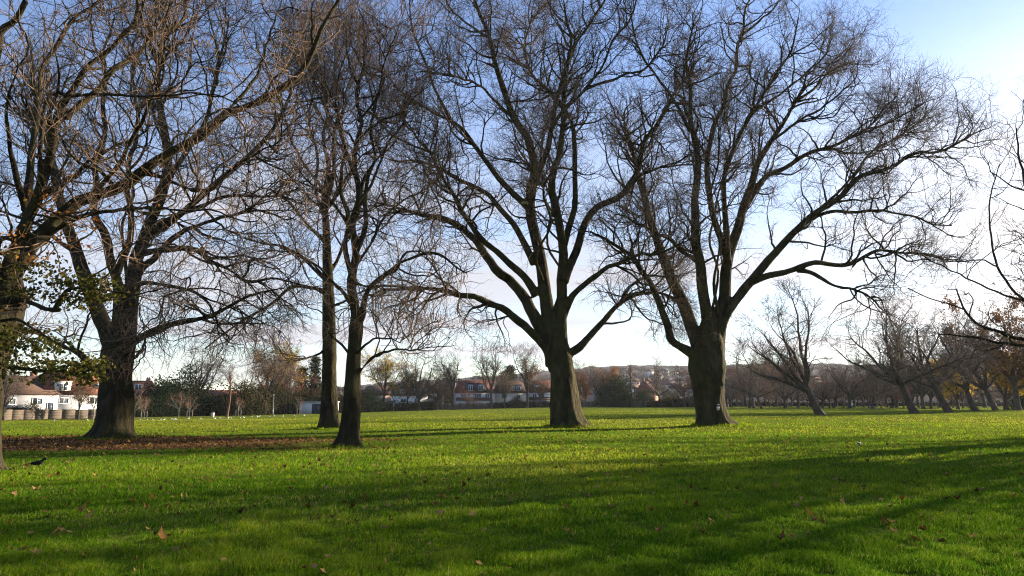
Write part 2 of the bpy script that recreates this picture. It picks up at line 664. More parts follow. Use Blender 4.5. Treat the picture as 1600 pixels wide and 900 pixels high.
def leaf_cloud(mb, rng, pts, size, droop=0.3, aspect=0.75, mi=0):
    """folded leaves (two triangles pairs) at points"""
    n = len(pts)
    if n == 0:
        return mb
    s = size * rng.uniform(0.6, 1.25, n)[:, None]
    a = norm(rng.normal(size=(n, 3)) + np.array((0, 0, -droop)))
    b = norm(np.cross(a, rng.normal(size=(n, 3))))
    c = np.cross(a, b)
    p0 = pts
    p2 = pts + a * s
    mid = pts + a * s * 0.5
    p1 = mid + b * s * aspect * 0.5 + c * s * 0.14
    p3 = mid - b * s * aspect * 0.5 + c * s * 0.14
    V = np.stack([p0, p1, p2, p3], axis=1).reshape(-1, 3)
    o = np.arange(n)[:, None] * 4
    T = np.concatenate([o + np.array([[0, 1, 2]]), o + np.array([[0, 2, 3]])])
    mb.add(V, None, T, mi=mi, tint=np.repeat(rng.random(n) * 0.98 + 0.02, 4))
    return mb


def traced_tree(name, label, cat, Y, trunk, limbs, seed, mat, twig, env_px, lobes, dens=1.0, voxel=0.055, wig=0.27, levels=(2.4, 6.5), flare_h=0.8, lobe_amt=0.42,
                leaves=None, group=None, droopz=9.0, thr=0.075, extra=None, tipr=0.0046, l4=True, sag=-0.085):
    rng = np.random.default_rng(seed)
    foot = at(trunk[0][0], trunk[0][1], Y)
    g = gz(foot[0], Y)
    root = thing(name, label, cat, (foot[0], Y, g), 0, group)
    off = np.array((foot[0], Y, g))
    # trunk rings
    C, W = [], []
    for (px, py, w) in trunk:
        C.append(at(px, py, Y))
        W.append(w * 0.5 / F * Y / ray(px, py)[1] * 1.0)
    C, W = np.array(C), np.array(W)
    C[0][2] = g - 0.12
    K = max(14, int((C[-1][2] - C[0][2]) / 0.22))
    CW = catmull(np.column_stack([C, W]), K)
    mbT = MB()
    lathe_trunk(mbT, CW[:, :3] - off, CW[:, 3], rng, lobes, flare_h=flare_h, lobe_amt=lobe_amt)
    KL = 30
    P0, R0 = [], []
    thinP, thinR = [], []
    for li, lb in enumerate(limbs):
        pts, w0, w1, dep = lb[:4]
        d0 = lb[4] if len(lb) > 4 else 0.0
        pts = np.array(pts, float)
        seg = np.concatenate([[0], np.cumsum(np.hypot(*np.diff(pts, axis=0).T))])
        s = seg / seg[-1]
        W3 = np.array([at(p[0], p[1], Y + d0 + (dep - d0) * (si ** 1.25)) for p, si in zip(pts, s)])
        Pl = catmull(W3, KL)
        ln = np.linalg.norm(np.diff(Pl, axis=0), axis=1).sum()
        sc = np.linspace(0, 1, KL)[:, None]
        nz = np.zeros((KL, 3))
        for k in range(3):
            fr = rng.uniform(1.5, 3.5) * (1 + k)
            nz += (np.sin(fr * sc * 2 * PI + rng.uniform(0, 6)) * rng.normal(size=3)) * 0.011 * ln / (1 + k)
        Pl = Pl + nz * np.sin(np.clip(sc * 1.6, 0, 1) * PI / 2) * np.array((0.6, 1.6, 0.6)) * wig * 2.2
        sl_ = np.linspace(0, 1, KL)
        Rl = (w0 * (1 - sl_) ** 0.9 + w1 * (1 - (1 - sl_) ** 0.9)) * 0.5 / F * (Y + d0 + (dep - d0) * sl_)
        Rl = Rl * (1 + 0.25 * np.exp(-sl_ * ln / 0.8))
        Pl = Pl - off
        if len(lb) < 6:
            P0.append(Pl)
            R0.append(Rl)
        j = int(np.sum(Rl > thr))
        if j >= 3:
            mbT.tubes(Pl[None, :j], Rl[None, :j], 12, True)
        if j < KL - 1:
            a = max(j - 2, 0) if j >= 3 else 0
            thinP.append(Pl[a:])
            thinR.append(Rl[a:])
    env = None
    if env_px:
        (cx, cy), (ax, ay), ad = env_px
        c = at(cx, cy, Y) - off
        env = (c, np.array((ax / F * Y, ad, ay / F * Y)))
    fuse(mbT, 'trunk', mat, root, voxel, 4)
    mbL = MB()
    for a, b in zip(thinP, thinR):
        mbL.tubes(a[None], b[None], 8)
    P0, R0 = np.array(P0), np.array(R0)

    def dr(base):
        return np.where(base[:, 2] < droopz, sag, 0.05)
    if len(trunk) > 10:                                            # a tall single stem bears branches itself
        st = CW[int(K * 0.30):]
        stp = catmull(st, KL)
        P0 = np.concatenate([P0, (stp[None, :, :3] - off)])
        R0 = np.concatenate([R0, stp[None, :, 3]])
    P1, R1 = grow(rng, P0, R0, 1.9 * dens, 0.26, levels[0], levels[1], 12, (30, 72), wig * 0.85, 0.04, 0.082, 0.015, env, droop=lambda b: dr(b) * 0.5, tpow=0.62)
    P2, R2 = grow(rng, P1, R1, 2.5, 0.18, 1.0, 3.2, 8, (28, 75), wig, 0.02, 0.034, 0.010, env, droop=dr, tpow=0.75)
    P2b, R2b = grow(rng, P0, R0, 1.5 * dens, 0.55, 0.7, 2.4, 8, (40, 85), wig, 0.02, 0.034, 0.010, env, droop=dr)
    P2, R2 = np.concatenate([P2, P2b]), np.concatenate([R2, R2b])
    P3, R3 = grow(rng, P2, R2, 2.7, 0.1, 0.5, 1.4, 6, (28, 78), wig * 1.1, 0.02, 0.014, tipr, env, droop=dr)
    mbC = mbL
    mbC.tubes(P1, R1, 6)
    mbC.tubes(P2, R2, 4, mi=1)
    mbC.tubes(P3, R3, 3, mi=1)
    if l4:
        P4, R4 = grow(rng, P3, R3, 2.3, 0.12, 0.25, 0.75, 4, (25, 75), wig * 1.2, 0.03, 0.007, tipr * 0.8, None, droop=dr)
        mbC.tubes(P4, R4, 3, mi=1)
    mbC.obj('crown', [mat, twig], root, True)
    if leaves:
        mbV = MB()
        mats = []
        for (kind, n, size, box, dd) in leaves:
            if M[kind] not in mats:
                mats.append(M[kind])
            mi = mats.index(M[kind])
            if box is None:
                tips = P3.reshape(-1, 3)
                pts = tips[rng.integers(0, len(tips), n)] + rng.normal(size=(n, 3)) * 0.05
            else:
                x0, y0, x1, y1 = box
                pts = []
                nc = max(n // 22, 1)
                for _ in range(nc):
                    # clumps of leaves about a twig end
                    u, v = rng.uniform(-1, 1), rng.uniform(-1, 1)
                    px = (x0 + x1) / 2 + u * (x1 - x0) / 2
                    py = (y0 + y1) / 2 + v * math.sqrt(max(1 - u * u * 0.8, 0.05)) * (y1 - y0) / 2
                    cc = at(px, py, Y + rng.uniform(dd[0], dd[1])) - off
                    dirv = norm(rng.normal(size=3) * np.array((1, 1, 0.15)))
                    tt = rng.uniform(-0.5, 0.5, 22)[:, None]
                    pts.append(cc + dirv * tt * 0.9 + rng.normal(size=(22, 3)) * np.array((0.13, 0.13, 0.05)))
                pts = np.concatenate(pts)
            leaf_cloud(mbV, rng, pts, size, mi=mi)
        mbV.obj('leaves', mats, root)
    return root


def wild_tree(rng, h, trunk_r, crown_w, style, far=True):
    """skeleton batches of a smaller tree standing at the origin; returns list of (P, R, sides) wood and twig batches"""
    lean = {'lean': (-0.30, 0.05), 'lean2': (-0.42, 0.0), 'upright': (0.01, 0.02), 'spread': (-0.06, 0.03), 'sapling': (0.01, 0.0), 'pollard': (0.02, 0)}[style]
    fork = {'lean': 0.27, 'lean2': 0.25, 'upright': 0.32, 'spread': 0.24, 'sapling': 0.35, 'pollard': 0.8}[style]
    K = 12
    s = np.linspace(0, 1, K)
    tp = np.zeros((K, 3))
    H0 = h * fork
    tp[:, 2] = s * H0 - 0.1
    tp[:, 0] = lean[0] * H0 * (s ** 0.9) * 1.3 + rng.normal() * 0.03 * H0 * np.sin(s * 3)
    tp[:, 1] = lean[1] * H0 * s
    tr = trunk_r * (1 - 0.30 * s) * (1 + 0.45 * np.exp(-s * H0 / 0.45))
    wood = [(tp[None], tr[None], 12)]
    top = tp[-1]
    n = {'upright': 7, 'spread': 8, 'lean': 8, 'lean2': 8, 'sapling': 5, 'pollard': 6}[style]
    P0, R0 = [], []
    for k in range(n):
        a = 2 * PI * (k + rng.uniform(-0.3, 0.3)) / n
        el = {'upright': rng.uniform(52, 82), 'spread': rng.uniform(18, 72), 'lean': rng.uniform(18, 75), 'lean2': rng.uniform(15, 75), 'sapling': rng.uniform(40, 75), 'pollard': rng.uniform(50, 80)}[style]
        if k == 0:
            el = 82
        el = math.radians(el)
        reach = min((h - H0) / max(math.sin(el), 0.3), crown_w * 0.55 / max(math.cos(el), 0.15))
        reach *= rng.uniform(0.8, 1.0)
        d = np.array((math.cos(a) * math.cos(el), math.sin(a) * math.cos(el), math.sin(el)))
        d = norm(d + np.array((lean[0] * 0.9, 0, 0)))
        p = top - np.array((0, 0, rng.uniform(0, 0.22) * H0))
        st = int(np.clip((p[2]) / H0 * (K - 1), 0, K - 1))
        p = tp[st].copy()
        path = [p]
        KL = 14
        cur = d.copy()
        for j in range(1, KL):
            cur = norm(cur + rng.normal(size=3) * 0.13 + np.array((0, 0, 0.03 if style != 'spread' else 0.015)))
            p = p + cur * reach / (KL - 1)
            path.append(p)
        P0.append(path)
        r0 = trunk_r * rng.uniform(0.36, 0.55)
        R0.append(r0 * (1 - np.linspace(0, 1, KL)) ** 0.85 + 0.02)
    P0, R0 = np.array(P0), np.array(R0)
    wood.append((P0, R0, 8))
    sc = h / 14.0
    env = (np.array((top[0] + lean[0] * h * 0.2, 0, h * 0.60)), np.array((crown_w * 0.55, crown_w * 0.55, h * 0.45)))
    P1, R1 = grow(rng, P0, R0, 1.7 / sc, 0.15, 1.6 * sc, 4.2 * sc, 8, (28, 65), 0.2, 0.05, 0.06 * sc, 0.014 * sc, env)
    P2, R2 = grow(rng, P1, R1, 2.0 / sc, 0.1, 0.8 * sc, 2.2 * sc, 6, (25, 70), 0.22, 0.03, 0.026 * sc, 0.015 * sc, env)
    P3, R3 = grow(rng, P2, R2, 3.0 / sc, 0.1, 0.4 * sc, 1.2 * sc, 4, (25, 70), 0.25, 0.02, 0.018 * sc, 0.013 * sc, env)
    wood.append((P1, R1, 5))
    twigs = [(P2, R2, 3), (P3, R3, 3)]
    return wood, twigs, P3


def proto_tree(seed, h, trunk_r, crown_w, style, mat, twig, leaves=None, keep=1.0):
    rng = np.random.default_rng(seed)
    wood, twigs, tips = wild_tree(rng, h, trunk_r, crown_w, style)
    mw, mc = MB(), MB()
    for (P, R, sd) in wood:
        mw.tubes(P, R, sd)
    for (P, R, sd) in twigs:
        if keep < 1.0:
            sel = rng.random(len(P)) < keep
            P, R = P[sel], R[sel]
        mc.tubes(P, R, sd)
    out = {'trunk': mw.mesh('trunk', mat, True), 'crown': mc.mesh('crown', twig, True)}
    if leaves:
        kind, n, size, zr = leaves
        t = tips.reshape(-1, 3)
        t = t[(t[:, 2] > h * zr[0]) & (t[:, 2] < h * zr[1])]
        ml = MB()
        if len(t):
            # leaves hang on in clumps: keep the tips where a slow noise is high
            w = fbm(t[:, 0] + 0.7 * t[:, 2], t[:, 1] - 0.6 * t[:, 2], seed, 3, 0.8)
            o = np.argsort(-w)
            t = t[o[:max(int(len(o) * 0.7), 1)]]
            pts = t[rng.integers(0, len(t), n)] + rng.normal(size=(n, 3)) * size * 0.7
            leaf_cloud(ml, rng, pts, size)
        out['leaves'] = ml.mesh('leaves', M[kind])
    return out


def place_proto(pr, name, label, cat, loc, rz=0.0, s=1.0, group=None, sx=None):
    o = thing(name, label, cat, tuple(float(v) for v in loc), rz, group)
    o.scale = (sx or s, sx or s, s)
    for k, me in pr.items():
        c = bpy.data.objects.new(k, me)
        COL.objects.link(c)
        c.parent = o
    return o


def bush_mesh(seed, r, n, size, kind='evergreen', squash=1.0, cone=False, stem=True):
    """evergreen: leaf clumps through an uneven volume"""
    rng = np.random.default_rng(seed)
    pts = []
    nc = max(n // 30, 6)
    for k in range(nc):
        d = norm(rng.normal(size=3))
        q = rng.uniform(0.35, 1.0) ** 0.6
        if cone:
            z = rng.uniform(0.06, 1.0) ** 1.15
            a = rng.uniform(0, 2 * PI)
            rr = (1 - z) ** 0.8 * (0.5 + 0.5 * rng.random()) * (0.8 + 0.35 * math.sin(z * 40))
            c = np.array((math.cos(a) * rr * r[0], math.sin(a) * rr * r[1], z * r[2]))
        else:
            lump = 1 + 0.22 * math.sin(3 * d[0] + seed) * math.cos(4 * d[1] + 2 * d[2] + seed)
            c = np.array((d[0] * r[0], d[1] * r[1], abs(d[2] * 0.98 + 0.02) * r[2] if d[2] > 0 else rng.uniform(0, 0.5) * r[2])) * q * lump
        m = 30
        cs = size * 2.2
        pts.append(c + rng.normal(size=(m, 3)) * np.array((cs, cs, cs * (0.5 if cone else 0.75))))
    pts = np.concatenate(pts)
    pts[:, 2] = np.maximum(pts[:, 2], 0.03)
    mb = MB()
    leaf_cloud(mb, rng, pts, size, 0.1)
    out = {'crown': mb.mesh('crown', M[kind])}
    if stem:
        K = 6
        s = np.linspace(0, 1, K)
        P = np.zeros((1, K, 3))
        P[0, :, 2] = s * r[2] * (0.95 if cone else 0.7) - 0.05
        tb = MB().tubes(P, (0.035 * r[2] * (1 - 0.9 * s))[None], 7)
        for k in range(9):
            a = rng.uniform(0, 6.28)
            z0 = rng.uniform(0.1, 0.6) * r[2]
            L_ = np.array((math.cos(a) * r[0], math.sin(a) * r[1], r[2] * 0.25)) * 0.6
            Q = np.array([np.array((0, 0, z0)) + L_ * q for q in np.linspace(0, 1, 4)])
            tb.tubes(Q[None], np.linspace(0.012 * r[2], 0.004 * r[2], 4)[None], 5)
        out['trunk'] = tb.mesh('trunk', M['far_bark'])
    return out

# ------------------------------------------------------------------ where the great trees stand
def depth_of(px, py):
    return float(gpx(px, py)[1])


Y_A, Y_B1, Y_B2, Y_C, Y_D = depth_of(172, 687), depth_of(513, 670), depth_of(546, 698), depth_of(888, 669), depth_of(1122, 667)
Y_Z, Y_E = 17.6, 34.0
for _px, _Y, _h, _r in ((888, Y_C, 0.10, 2.2), (1122, Y_D, 0.14, 2.4), (172, Y_A, 0.08, 1.8)):
    _p = gpt(_px, _Y)
    MOUNDS.append((_p[0], _p[1], _h, _r))

LITTER = (-20.5, 30.0, 14.5, 6.0)          # patch of bare earth and leaf litter: centre and half sizes


def litter_mask(x, y):
    e = np.hypot((x - LITTER[0]) / LITTER[2], (y - LITTER[1]) / LITTER[3])
    e = e + 0.30 * fbm(x * 0.5, y * 1.2, 11, 3, 0.7)
    return 1 - sstep(0.72, 1.08, e)


# ------------------------------------------------------------------ ground and hills
def hill_z(x, y):
    r = np.hypot(x, y)
    az = np.degrees(np.arctan2(x, y))
    edge = ground_z(x / r * 420, y / r * 420)
    H = 16 + 26 * sstep(-28, -14, az) + 26 * sstep(-13, -2, az) + 22 * sstep(-1, 11, az) + 4 * np.sin(np.radians(az) * 9 + 0.6) + 3 * np.sin(np.radians(az) * 23)
    t = np.clip((r - 420) / 1500, 0, 1.0)
    z = edge * (1 - t) + H * (0.62 * t + 0.38 * t * t * (3 - 2 * t))
    bump = fbm(x, y, 21, 3, 0.02) * 5 + fbm(x, y, 22, 3, 0.09) * 2.6
    z = z + bump * sstep(0.10, 0.5, t)
    z = z - np.maximum(r - 2000, 0) * 0.012
    return z


def polar_sheet(name, rings, angs, zf, mat):
    R_, A_ = np.meshgrid(rings, angs, indexing='ij')
    X, Y = R_ * np.sin(A_), R_ * np.cos(A_)
    Z = zf(X, Y)
    n, m = R_.shape
    V = np.stack([X, Y, Z], axis=2).reshape(-1, 3)
    i = np.arange(n - 1)[:, None] * m
    j = np.arange(m)[None, :]
    j2 = (j + 1) % m
    Q = np.stack([i + j, i + m + j, i + m + j2, i + j2], axis=2).reshape(-1, 4)
    mb = MB()
    mb.add(V, Q)
    o = mb.obj(name, mat, None, True)
    # the sheet faces up
    return tag(o, kind='structure')


def ground_material():
    m, nt, b = new_mat('lawn_soil')
    L = nt.links
    n = noise_node(nt, 0.35, 6, 0.6, 'Object')
    g = ramp_node(nt, n.outputs['Fac'], [(0.3, (0.08, 0.105, 0.014)), (0.55, (0.12, 0.145, 0.02)), (0.75, (0.16, 0.165, 0.035))])
    n2 = noise_node(nt, 9, 6, 0.7, 'Object')
    mul = nt.nodes.new('ShaderNodeMix')
    mul.data_type = 'RGBA'
    mul.blend_type = 'MULTIPLY'
    mul.inputs[0].default_value = 0.6
    r2 = ramp_node(nt, n2.outputs['Fac'], [(0.3, (0.45, 0.45, 0.45)), (0.7, (1.2, 1.2, 1.2))])
    L.new(g.outputs[0], mul.inputs[6])
    L.new(r2.outputs[0], mul.inputs[7])
    # litter patch, by world position
    tc = nt.nodes.new('ShaderNodeTexCoord')
    mp = nt.nodes.new('ShaderNodeMapping')
    mp.inputs['Location'].default_value = (-LITTER[0] / LITTER[2], -LITTER[1] / LITTER[3], 0)
    mp.inputs['Scale'].default_value = (1 / LITTER[2], 1 / LITTER[3], 0)
    L.new(tc.outputs['Object'], mp.inputs[0])
    ln = nt.nodes.new('ShaderNodeVectorMath')
    ln.operation = 'LENGTH'
    L.new(mp.outputs[0], ln.inputs[0])
    n3 = noise_node(nt, 0.5, 5, 0.65, 'Object', (0.5, 1.3, 1))
    ad = nt.nodes.new('ShaderNodeMath')
    ad.operation = 'MULTIPLY_ADD'
    L.new(n3.outputs['Fac'], ad.inputs[0])
    ad.inputs[1].default_value = 0.9
    L.new(ln.outputs['Value'], ad.inputs[2])
    rm = ramp_node(nt, ad.outputs[0], [(0.0, (1, 1, 1)), (1.0, (0, 0, 0))])
    mr = nt.nodes.new('ShaderNodeMapRange')
    mr.interpolation_type = 'SMOOTHSTEP'
    L.new(ad.outputs[0], mr.inputs[0])
    mr.inputs[1].default_value = 1.5
    mr.inputs[2].default_value = 1.15
    nt.nodes.remove(rm)
    n4 = noise_node(nt, 6, 6, 0.7, 'Object')
    rl = ramp_node(nt, n4.outputs['Fac'], [(0.3, (0.045, 0.026, 0.017)), (0.5, (0.10, 0.055, 0.034)), (0.72, (0.22, 0.13, 0.08))])
    mx = nt.nodes.new('ShaderNodeMix')
    mx.data_type = 'RGBA'
    L.new(mr.outputs[0], mx.inputs[0])
    L.new(mul.outputs[2], mx.inputs[6])
    L.new(rl.outputs[0], mx.inputs[7])
    L.new(mx.outputs[2], b.inputs['Base Color'])
    b.inputs['Roughness'].default_value = 1.0
    b.inputs['Specular IOR Level'].default_value = 0.0
    n5 = noise_node(nt, 14, 6, 0.7, 'Object')
    bp = nt.nodes.new('ShaderNodeBump')
    bp.inputs['Strength'].default_value = 0.8
    bp.inputs['Distance'].default_value = 0.06
    L.new(n5.outputs['Fac'], bp.inputs['Height'])
    L.new(bp.outputs[0], b.inputs['Normal'])
    return m


def hill_material():
    m, nt, b = new_mat('wooded_hill')
    n = noise_node(nt, 0.012, 6, 0.65, 'Object')
    r = ramp_node(nt, n.outputs['Fac'], [(0.3, (0.075, 0.064, 0.06)), (0.5, (0.105, 0.09, 0.082)), (0.7, (0.14, 0.12, 0.10))])
    nt.links.new(r.outputs[0], b.inputs['Base Color'])
    b.inputs['Roughness'].default_value = 1.0
    b.inputs['Specular IOR Level'].default_value = 0.0
    return m


_rings = np.concatenate([np.linspace(0.05, 10, 14), np.geomspace(10.6, 420, 110)])
polar_sheet('ground', _rings, np.radians(np.linspace(-180, 180, 360, endpoint=False)), ground_z, ground_material())
_front = np.linspace(-46, 46, 620)
_back = np.linspace(47, 313, 110)
polar_sheet('hills', np.concatenate([np.linspace(420, 1100, 60), np.linspace(1112, 2100, 110), np.geomspace(2150, 4300, 16)]), np.radians(np.concatenate([_front, _back])), hill_z, hill_material())


def far_pt(px, r):
    """point on the hill sheet along image column px at range r"""
    d = ray(px, 620)
    k = r / math.hypot(d[0], d[1])
    x, y = d[0] * k, d[1] * k
    return np.array((x, y, float(hill_z(np.array([x]), np.array([y]))[0]) if r > 420 else gz(x, y)))


# ------------------------------------------------------------------ the great plane trees
C_LIMBS = [
    ([(862, 572), (858, 552), (848, 536), (801, 494), (755, 469), (700, 456), (655, 450), (610, 452), (580, 462)], 15.8, 3, -3.0),
    ([(870, 575), (862, 540), (843, 511), (822, 469), (801, 443), (776, 422), (742, 376), (700, 342), (654, 336), (598, 316)], 22.0, 3, 2.5),
    ([(839, 462), (818, 431), (784, 401), (751, 372), (725, 332), (699, 293), (673, 238), (651, 216), (625, 180)], 13.2, 2, -5.0, 0.4),
    ([(835, 412), (806, 355), (776, 321), (758, 300), (721, 283), (684, 262), (648, 250), (610, 250)], 11.4, 2, 6.0, 0.3),
    ([(831, 330), (813, 313), (783, 282), (747, 235), (728, 209), (706, 191), (673, 172), (640, 154), (600, 114)], 10.6, 2, 3.5, 0.2),
    ([(872, 578), (863, 536), (856, 482), (846, 427), (837, 384), (830, 342), (835, 293), (840, 271), (831, 235), (820, 209), (800, 183), (787, 139), (772, 92), (761, 55), (745, 10), (735, -40)], 23.8, 2, 2.0),
    ([(835, 286), (845, 262), (857, 227), (862, 198), (869, 158), (882, 114), (901, 66), (919, 40), (945, 0), (955, -40)], 10.6, 2, -3.0, 0.5),
    ([(861, 203), (876, 178), (915, 139), (941, 103), (959, 62), (985, 30), (1000, -20)], 7.0, 2, -5.0, -1.0),
    ([(880, 575), (878, 536), (877, 490), (879, 439), (879, 384), (871, 342), (861, 300), (871, 249), (882, 200), (880, 140), (890, 70), (880, 0)], 20.2, 2, -4.5),
    ([(879, 390), (890, 350), (899, 322), (899, 257), (893, 194), (882, 169), (857, 143), (835, 121), (820, 70), (830, 10)], 10.6, 2, 5.0, -1.0),
    ([(880, 440), (890, 415), (898, 397), (911, 355), (936, 325), (970, 305), (984, 280), (1000, 257), (1014, 216), (1040, 165), (1073, 128), (1100, 95)], 14.1, 3, 4.0, -0.8),
    ([(952, 316), (978, 300), (1000, 275), (1030, 262), (1065, 250), (1100, 225)], 7.0, 2, -2.0, 1.0),
    ([(878, 500), (890, 470), (898, 458), (936, 427), (970, 410), (1004, 397), (1038, 393), (1080, 372)], 11.4, 2, -6.0),
    ([(882, 574), (890, 553), (907, 541), (941, 503), (970, 473), (996, 460), (1034, 458), (1062, 470)], 14.1, 2, 2.0),
    ([(968, 476), (987, 446), (1017, 431), (1050, 436)], 6.2, 2, 4.5, 1.4),
    ([(800, 183), (770, 155), (745, 130), (700, 118), (660, 110)], 5.3, 2, -6, 1.2),
    ([(915, 139), (945, 128), (975, 118), (1005, 108), (1032, 78), (1045, 40)], 5.3, 2, 3.0, -2.0),
    ([(762, 58), (735, 40), (705, 15), (690, -20)], 4.4, 2, 3.0, 1.0),
    ([(706, 191), (680, 140), (662, 90), (645, 50), (640, 0)], 6.2, 2, -2.5, 1.5),
    ([(673, 238), (640, 225), (605, 205), (580, 170)], 4.4, 2, 2.5, -2.0),
    ([(901, 66), (885, 40), (860, 10), (850, -30)], 4.4, 2, 3.0, -1.0),
    ([(848, 440), (838, 400), (860, 350), (850, 300), (870, 240), (850, 180)], 5.3, 1.5, -8.5, -0.4),
    ([(868, 480), (880, 430), (855, 380), (862, 320), (845, 250), (858, 170)], 5.3, 1.5, 9.0, 0.4),
]
tC = traced_tree('plane_tree', 'tall bare plane tree with sunlit buttressed trunk in the middle of the lawn', 'tree', Y_C,
            [(889, 670, 66), (885, 655, 53), (883, 638, 48), (881, 600, 41), (878, 575, 38), (873, 555, 39), (871, 538, 35), (869, 520, 28), (866, 500, 20), (864, 480, 8)], C_LIMBS, 101, M['plane_bark'], M['twig'],
            ((855, 240), (300, 345), 11), [(-0.35, 0.5, 0.75), (-1.05, 0.35, 0.45), (0.5, 0.5, 0.5), (2.3, 0.5, 0.4), (3.6, 0.5, 0.3), (-2.0, 0.4, 0.3)], dens=1.0)
# pale pruning cuts high on its stems
for (px_, py_, w_) in ((820, 317, 13), (900, 317, 12)):
    p = at(px_, py_, Y_C - 0.35) - np.array(tC.location)
    k_ = w_ / F * Y_C / 2
    MB().tubes(np.array([[(p[0] - k_, p[1], p[2] - 0.04), (p[0] - k_ * 0.4, p[1], p[2]), (p[0] + k_ * 0.4, p[1], p[2] + 0.01), (p[0] + k_, p[1] + 0.1, p[2] - 0.01)]]), np.array([[0.07, 0.1, 0.095, 0.06]]), 9, True).obj('pruned_stub', M['cut_wood'], tC, True)
D_LIMBS = [
    ([(1092, 560), (1076, 549), (1050, 532), (1042, 507), (1025, 460), (1016, 440), (1004, 425), (985, 400), (950, 375), (920, 362)], 15.0, 3, -3.0),
    ([(1102, 570), (1093, 545), (1076, 498), (1059, 456), (1042, 414), (1025, 376), (1010, 320), (1000, 280), (985, 230), (975, 180)], 22.0, 3, 4.0),
    ([(1108, 570), (1110, 536), (1099, 469), (1093, 406), (1088, 363), (1088, 330), (1088, 242), (1076, 202), (1080, 150), (1075, 90), (1085, 30)], 21.1, 2, -4.0),
    ([(1118, 570), (1122, 536), (1131, 469), (1137, 406), (1150, 363), (1164, 320), (1180, 267), (1201, 224), (1244, 160), (1262, 110)], 22.9, 2, 1.5),
    ([(1118, 560), (1130, 500), (1153, 464), (1180, 432), (1212, 395), (1239, 363), (1276, 331), (1313, 309), (1345, 277), (1399, 256), (1425, 240), (1473, 235), (1535, 205)], 17.6, 2, -3.0),
    ([(1168, 443), (1200, 430), (1233, 424), (1276, 411), (1329, 411), (1377, 392), (1431, 395), (1480, 410)], 10.6, 2, 4.0, -0.6),
    ([(1245, 422), (1268, 426), (1297, 443), (1351, 459), (1380, 485)], 7.0, 2, -4.0, 0.6),
    ([(1239, 363), (1265, 345), (1297, 331), (1335, 331), (1399, 331), (1447, 347), (1484, 352)], 7.0, 2, 3.0, -1.2),
    ([(1146, 376), (1165, 325), (1191, 283), (1228, 261), (1276, 235), (1335, 213), (1367, 187), (1400, 150)], 10.6, 2, 3.0, 0.6),
    ([(1137, 410), (1132, 390), (1111, 320), (1105, 240), (1121, 187), (1143, 123), (1159, 53), (1169, 0), (1175, -40)], 11.4, 2, 4.5),
    ([(1136, 400), (1132, 299), (1137, 256), (1159, 203), (1180, 171), (1215, 110), (1233, 85), (1250, 25)], 10.6, 2, -4.5),
    ([(1093, 410), (1070, 395), (1040, 372), (1000, 350), (960, 335)], 7.9, 2, -6.5, -0.6),
    ([(1240, 160), (1270, 140), (1300, 110), (1335, 95)], 5.3, 2, 5, 1),
    ([(1276, 331), (1320, 290), (1360, 240), (1400, 215), (1440, 190)], 5.3, 2, 4, -1),
    ([(1078, 205), (1055, 160), (1030, 125), (1005, 90), (990, 50), (985, 10)], 6.2, 2, -3.0, -2.5),
    ([(1203, 222), (1240, 195), (1280, 170), (1315, 145), (1340, 115)], 5.3, 2, -3.5, 0.6),
    ([(1180, 172), (1215, 150), (1255, 118), (1290, 85), (1300, 60)], 5.3, 2, 4.0, -2.5),
    ([(1335, 213), (1380, 195), (1420, 175), (1445, 160)], 3.5, 2, -1.0, 1.5),
    ([(1159, 55), (1190, 30), (1215, 5), (1225, -25)], 4.4, 2, 3.0, 3.0),
    ([(1125, 500), (1115, 440), (1125, 380), (1110, 310), (1125, 240), (1115, 170)], 5.3, 1.5, -8.5),
    ([(1110, 500), (1122, 430), (1108, 370), (1125, 300), (1140, 230), (1130, 150)], 5.3, 1.5, 9.0),
]
tD = traced_tree('plane_tree', 'thick many limbed bare plane tree with a small white tag on its trunk', 'tree', Y_D,
                 [(1120, 669, 66), (1111, 655, 50), (1108, 632, 46), (1106, 600, 50), (1104, 575, 57), (1104, 556, 55), (1106, 540, 49), (1108, 522, 38), (1110, 502, 26), (1111, 480, 12)], D_LIMBS, 202, M['plane_bark'], M['twig'],
                 ((1190, 275), (330, 345), 10.5), [(-0.3, 0.45, 0.8), (-0.95, 0.3, 0.5), (0.6, 0.5, 0.5), (2.4, 0.5, 0.35), (3.7, 0.5, 0.3)], dens=1.0)
# small white tag fixed to the bark
mb = MB()
p = at(1122, 637, Y_D - 1.02) - np.array(tD.location)
mb.box((p[0], p[1], p[2]), (0.19, 0.03, 0.13))
mb.add([(p[0] - 0.12, p[1] - 0.015, p[2] - 0.08), (p[0] + 0.12, p[1] - 0.015, p[2] - 0.08), (p[0], p[1] - 0.015, p[2] - 0.2), (p[0] - 0.12, p[1] + 0.015, p[2] - 0.08), (p[0] + 0.12, p[1] + 0.015, p[2] - 0.08), (p[0], p[1] + 0.015, p[2] - 0.2)],
       [(0, 2, 5, 3), (2, 1, 4, 5)], [(0, 1, 2), (3, 5, 4)])
MB().box((p[0] + 0.01, p[1], p[2] + 0.19), (0.15, 0.03, 0.05)).obj('tag', M['white_paint'], tD)
mb.obj('tag', M['white_paint'], tD)

